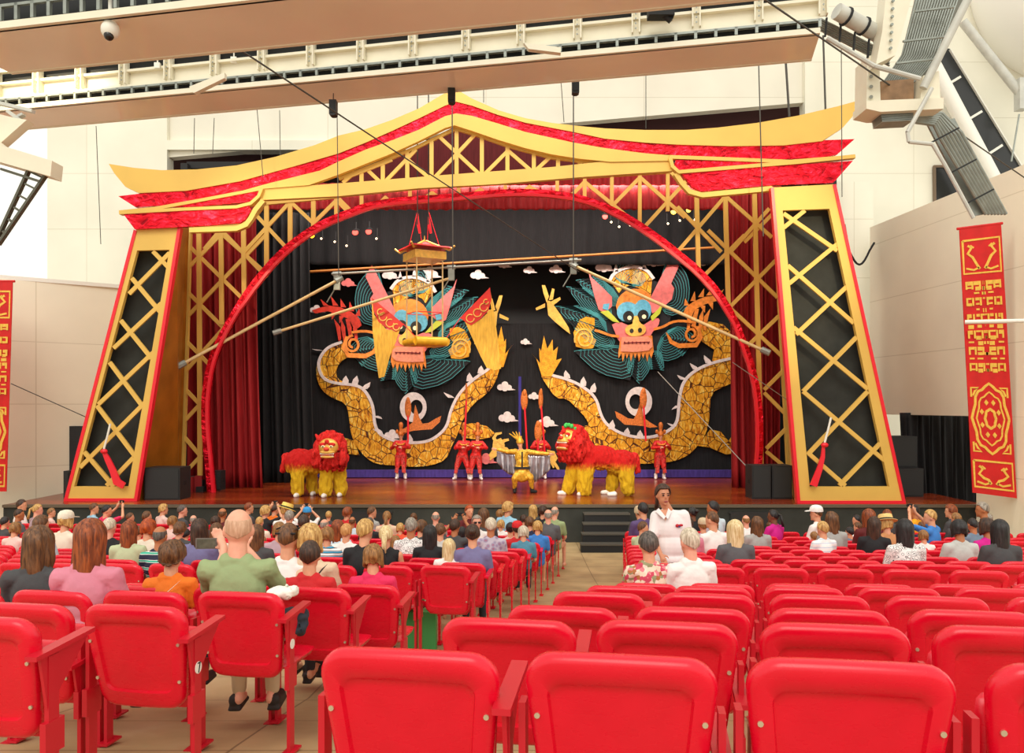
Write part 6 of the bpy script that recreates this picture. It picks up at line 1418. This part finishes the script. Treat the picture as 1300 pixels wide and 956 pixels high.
def lion(label, px, d, flip, facing):
    # built facing +x, flip mirrors; length about 2 m
    x = W(px, 0, d).x; t = thing('lion_costume', label, 'costume lion', (x, d, SZ), 'two dancing lions')
    s = -1 if flip else 1; V = lambda a, b, c: Vector((a*s, b, c))
    mb = MB()
    if facing == 'camera':
        prs = [(V(-.5, .05, .86), (.4, .33, .36)), (V(-.1, 0, .9), (.42, .31, .32)), (V(.35, -.05, .98), (.34, .32, .38))]
        legs = [(V(-.5, -.1, .8), .2, V(-.52, -.12, .14), .15), (V(-.3, .28, .75), .17, V(-.22, .28, .14), .14), (V(.25, -.15, .8), .19, V(.2, -.2, .14), .16), (V(.5, .05, .8), .19, V(.55, .02, .14), .16)]
        hc_ = V(.34, -.32, 1.22); fdir = Vector((.0, -1, 0)); feet = [V(-.52, -.2, .05), V(-.2, .2, .05), V(.2, -.3, .05), V(.55, -.08, .05)]
    else:
        prs = [(V(-.62, 0, .85), (.42, .33, .33)), (V(-.1, 0, .97), (.5, .32, .32)), (V(.35, 0, 1.12), (.33, .3, .36))]
        legs = [(V(-.72, -.15, .7), .22, V(-.78, -.18, .16), .17), (V(-.5, .2, .7), .2, V(-.4, .2, .16), .15), (V(.3, -.12, .8), .24, V(.35, -.16, .16), .19), (V(.55, .1, .8), .22, V(.75, .1, .14), .17)]
        hc_ = V(.7, -.12, 1.4); fdir = V(.75, -.65, .1).normalized(); feet = [V(-.42, -.25, .05), V(-.3, .2, .05), V(.35, -.2, .05), V(.84, .05, .05)]
    for p, r_ in prs: mb.ell(p, r_, 20, 14)
    for l in legs: mb.cap(*l)
    me = remesh(mb, .022, 'body', 3); fuzz(me, .045, 18, .03); link('body', me, FURM, t)
    mb = MB(); mb.ell(prs[0][0]+V(-.34, 0, .08), (.14, .12, .18), 12, 8); mb.cap(prs[0][0]+V(-.35, 0, .15), .1, prs[0][0]+V(-.44, 0, -.2), .08); me = remesh(mb, .02, 'tail', 2); fuzz(me, .06, 18, .03); link('tail', me, MANE, t)
    for f_ in feet: m = MB(); m.cap(f_, .07, f_+(Vector((0, -.12, -.005)) if facing == 'camera' else V(.14, -.03, -.005)), .055); link('shoe', m.mesh('shoe', 60), SHOEW, t)
    # head
    yaw = atan2(fdir.x, fdir.y); M3 = Matrix.Rotation(-yaw, 3, 'Z')
    if facing != 'camera': M3 = M3 @ Matrix.Rotation(R(14), 3, 'X')
    q = lambda a, b, c: hc_+M3 @ Vector((a, b, c))
    mb = MB(); mb.ell(q(0, -.12, .05), (.4, .28, .42), 18, 14); mb.ell(q(0, -.05, -.25), (.34, .24, .3), 16, 12); mb.ell(q(-.3, -.06, -.15), (.16, .2, .36), 12, 10); mb.ell(q(.3, -.06, -.15), (.16, .2, .36), 12, 10)
    if facing != 'camera': mb.cap(hc_+V(-.1, .02, 0), .34, V(.3, 0, 1.05), .3)
    me = remesh(mb, .02, 'mane', 2); fuzz(me, .1, 13, .05); link('mane', me, MANE, t)
    hd = bpy.data.objects.new('head', None); C.objects.link(hd); hd.parent = t; hd.location = hc_; hd['label'] = 'gold and red lion mask'
    L = lambda nm, m, mt, sm=60: link(nm, m.mesh(nm, sm), mt, hd)
    z = lambda a, b, c: M3 @ Vector((a, b, c))
    m = MB(); m.ell(z(0, .12, .06), (.25, .16, .22), 18, 12, rot=M3); m.ell(z(0, .24, -.02), (.14, .12, .09), 14, 10, rot=M3); L('mask', m, GLIGHT)
    m = MB(); m.ell(z(-.11, .25, .13), (.095, .04, .05), 14, 8, rot=M3); m.ell(z(.11, .25, .13), (.095, .04, .05), 14, 8, rot=M3); m.ell(z(0, .3, .2), (.06, .04, .06), 10, 8); L('brow', m, MANE)
    for e in (-1, 1):
        m = MB(); m.ell(z(e*.1, .27, .08), (.055, .04, .035), 12, 8, rot=M3); m.ell(z(e*.1, .305, .08), (.02, .02, .02), 10, 8, 1); L('eye', m, [EYEW, EYEB])
    m = MB(); m.ell(z(0, .36, .02), (.075, .05, .05), 12, 8, rot=M3); L('nose', m, REDA)
    m = MB(); op = .1 if facing == 'camera' else .17
    m.ell(z(0, .26, -.06), (.2, .12, .05), 16, 8, rot=M3); m.ell(z(0, .25, -.08-op), (.18, .12, .04), 16, 8, rot=M3); L('jaw', m, GLIGHT)
    m = MB(); m.ell(z(0, .2, -.07-op*.5), (.17, .12, op*.55), 16, 8, rot=M3); L('mouth', m, REDA)
    m = MB()
    for i in range(9): a = -.16+.04*i; m.ell(z(a, .33-.3*a*a*4, -.1), (.018, .015, .022), 8, 6); m.ell(z(a*.9, .32-.3*a*a*4, -.065-op), (.017, .015, .02), 8, 6)
    L('teeth', m, SHOEW)
    for e in (-1, 1): m = MB(); m.cap(z(e*.26, .02, .24), .06, z(e*.33, .04, .36), .03); L('ear', m, MANE)
    if facing != 'camera':
        m = MB()
        for i in range(9): m.ell(z(.11*cos(i*.9), .1+.1*sin(i*1.7), .33+.03*(i % 3)), .055, 8, 6)
        L('green_pompom', m, mat('green_wool', (70, 190, 90), .8, 0, .2, 20))
    return t
lion('red and yellow lion on the left, facing the audience', 405, 21.2, False, 'camera')
lion('larger red and yellow lion on the right with green pompom, mouth open', 758, 21.5, True, 'side')
# person near the upper right corner on the balcony
bx_ = thing('person', 'person in dark top looking down at the far right edge above the parapet', 'person', tuple(W(1297, 262, 20)))
bx_.rotation_euler.z = R(100); link('body', body_mesh('lap', 0, False), SK['t'], bx_); link('shirt', shirt_mesh('lap', 'tee', False), BLACK, bx_); link('hair', hair_mesh('short'), HM['brown'], bx_, HC0); bx_.location.z -= .2
# ---------------------------------------------------------------- light and camera
w = bpy.data.worlds.new('world'); S.world = w; w.use_nodes = True; nt = w.node_tree; bg = nt.nodes['Background']
tc = nd(nt, 'ShaderNodeTexCoord'); sx = nd(nt, 'ShaderNodeSeparateXYZ'); nt.links.new(tc.outputs['Generated'], sx.inputs[0])
cr = ramp(nt, [(.0, (170, 158, 142)), (.48, (232, 224, 206)), (.52, (250, 246, 232)), (1, (252, 249, 238))]); mr = nd(nt, 'ShaderNodeMapRange'); mr.inputs[1].default_value = -1; mr.inputs[2].default_value = 1
nt.links.new(sx.outputs['Z'], mr.inputs[0]); nt.links.new(mr.outputs[0], cr.inputs[0]); nt.links.new(cr.outputs[0], bg.inputs[0]); bg.inputs[1].default_value = 1.05
def area(name, loc, target, size, power, col=(1, 1, 1), sy=None):
    l = bpy.data.lights.new(name, 'AREA'); l.shape = 'RECTANGLE'; l.size = size; l.size_y = sy or size; l.energy = power; l.color = col
    o = bpy.data.objects.new(name, l); C.objects.link(o); o.location = loc; o.rotation_euler = (Vector(target)-Vector(loc)).to_track_quat('-Z', 'Y').to_euler(); return o
area('stage_wash_light', (0, 23.9, 9.6), (0, 27, 2.5), 12, 650, (1, .9, .78), .6)
area('stage_front_light', (0, 15, 13), (0, 26.5, 2), 9, 260, (1, .93, .84), 2)
def spot(loc, tgt, e, col, ang):  # unseen spots added over the seating to brighten the stage
    l = bpy.data.lights.new('added_stage_spot', 'SPOT'); l.energy = e; l.color = col; l.spot_size = R(ang); l.spot_blend = .7; l.shadow_soft_size = .3
    o = bpy.data.objects.new('added_stage_spot', l); C.objects.link(o); o.location = loc; o.rotation_euler = (Vector(tgt)-Vector(loc)).to_track_quat('-Z', 'Y').to_euler()
spot((-9, 10, 10.5), (-3.5, 26.9, 3.5), 2600, (1, .82, .52), 30)
spot((0, 9, 8.5), (0, 23, 1), 2600, (1, .88, .7), 34)
spot((9, 10, 10.5), (3.5, 26.9, 3.5), 2600, (1, .82, .52), 30)
l = bpy.data.lights.new('daylight_sun', 'SUN'); l.energy = .9; l.angle = R(35); l.color = (1, .97, .9); o = bpy.data.objects.new('daylight_sun', l); C.objects.link(o); o.rotation_euler = (R(48), R(8), R(-14))
cam = bpy.data.cameras.new('camera'); co = bpy.data.objects.new('camera', cam); C.objects.link(co); co.location = (0, 0, CZ); co.rotation_euler = (pi/2, 0, 0)
cam.sensor_width = 36; cam.lens = 36*F/1300; cam.shift_y = -(956/2-HY)/1300; cam.clip_start = .05; cam.clip_end = 300
S.camera = co
vs_ = S.view_settings; vs_.view_transform = 'Standard'; vs_.look = 'None'; vs_.gamma = 1; vs_.use_curve_mapping = False; vs_.exposure = .27
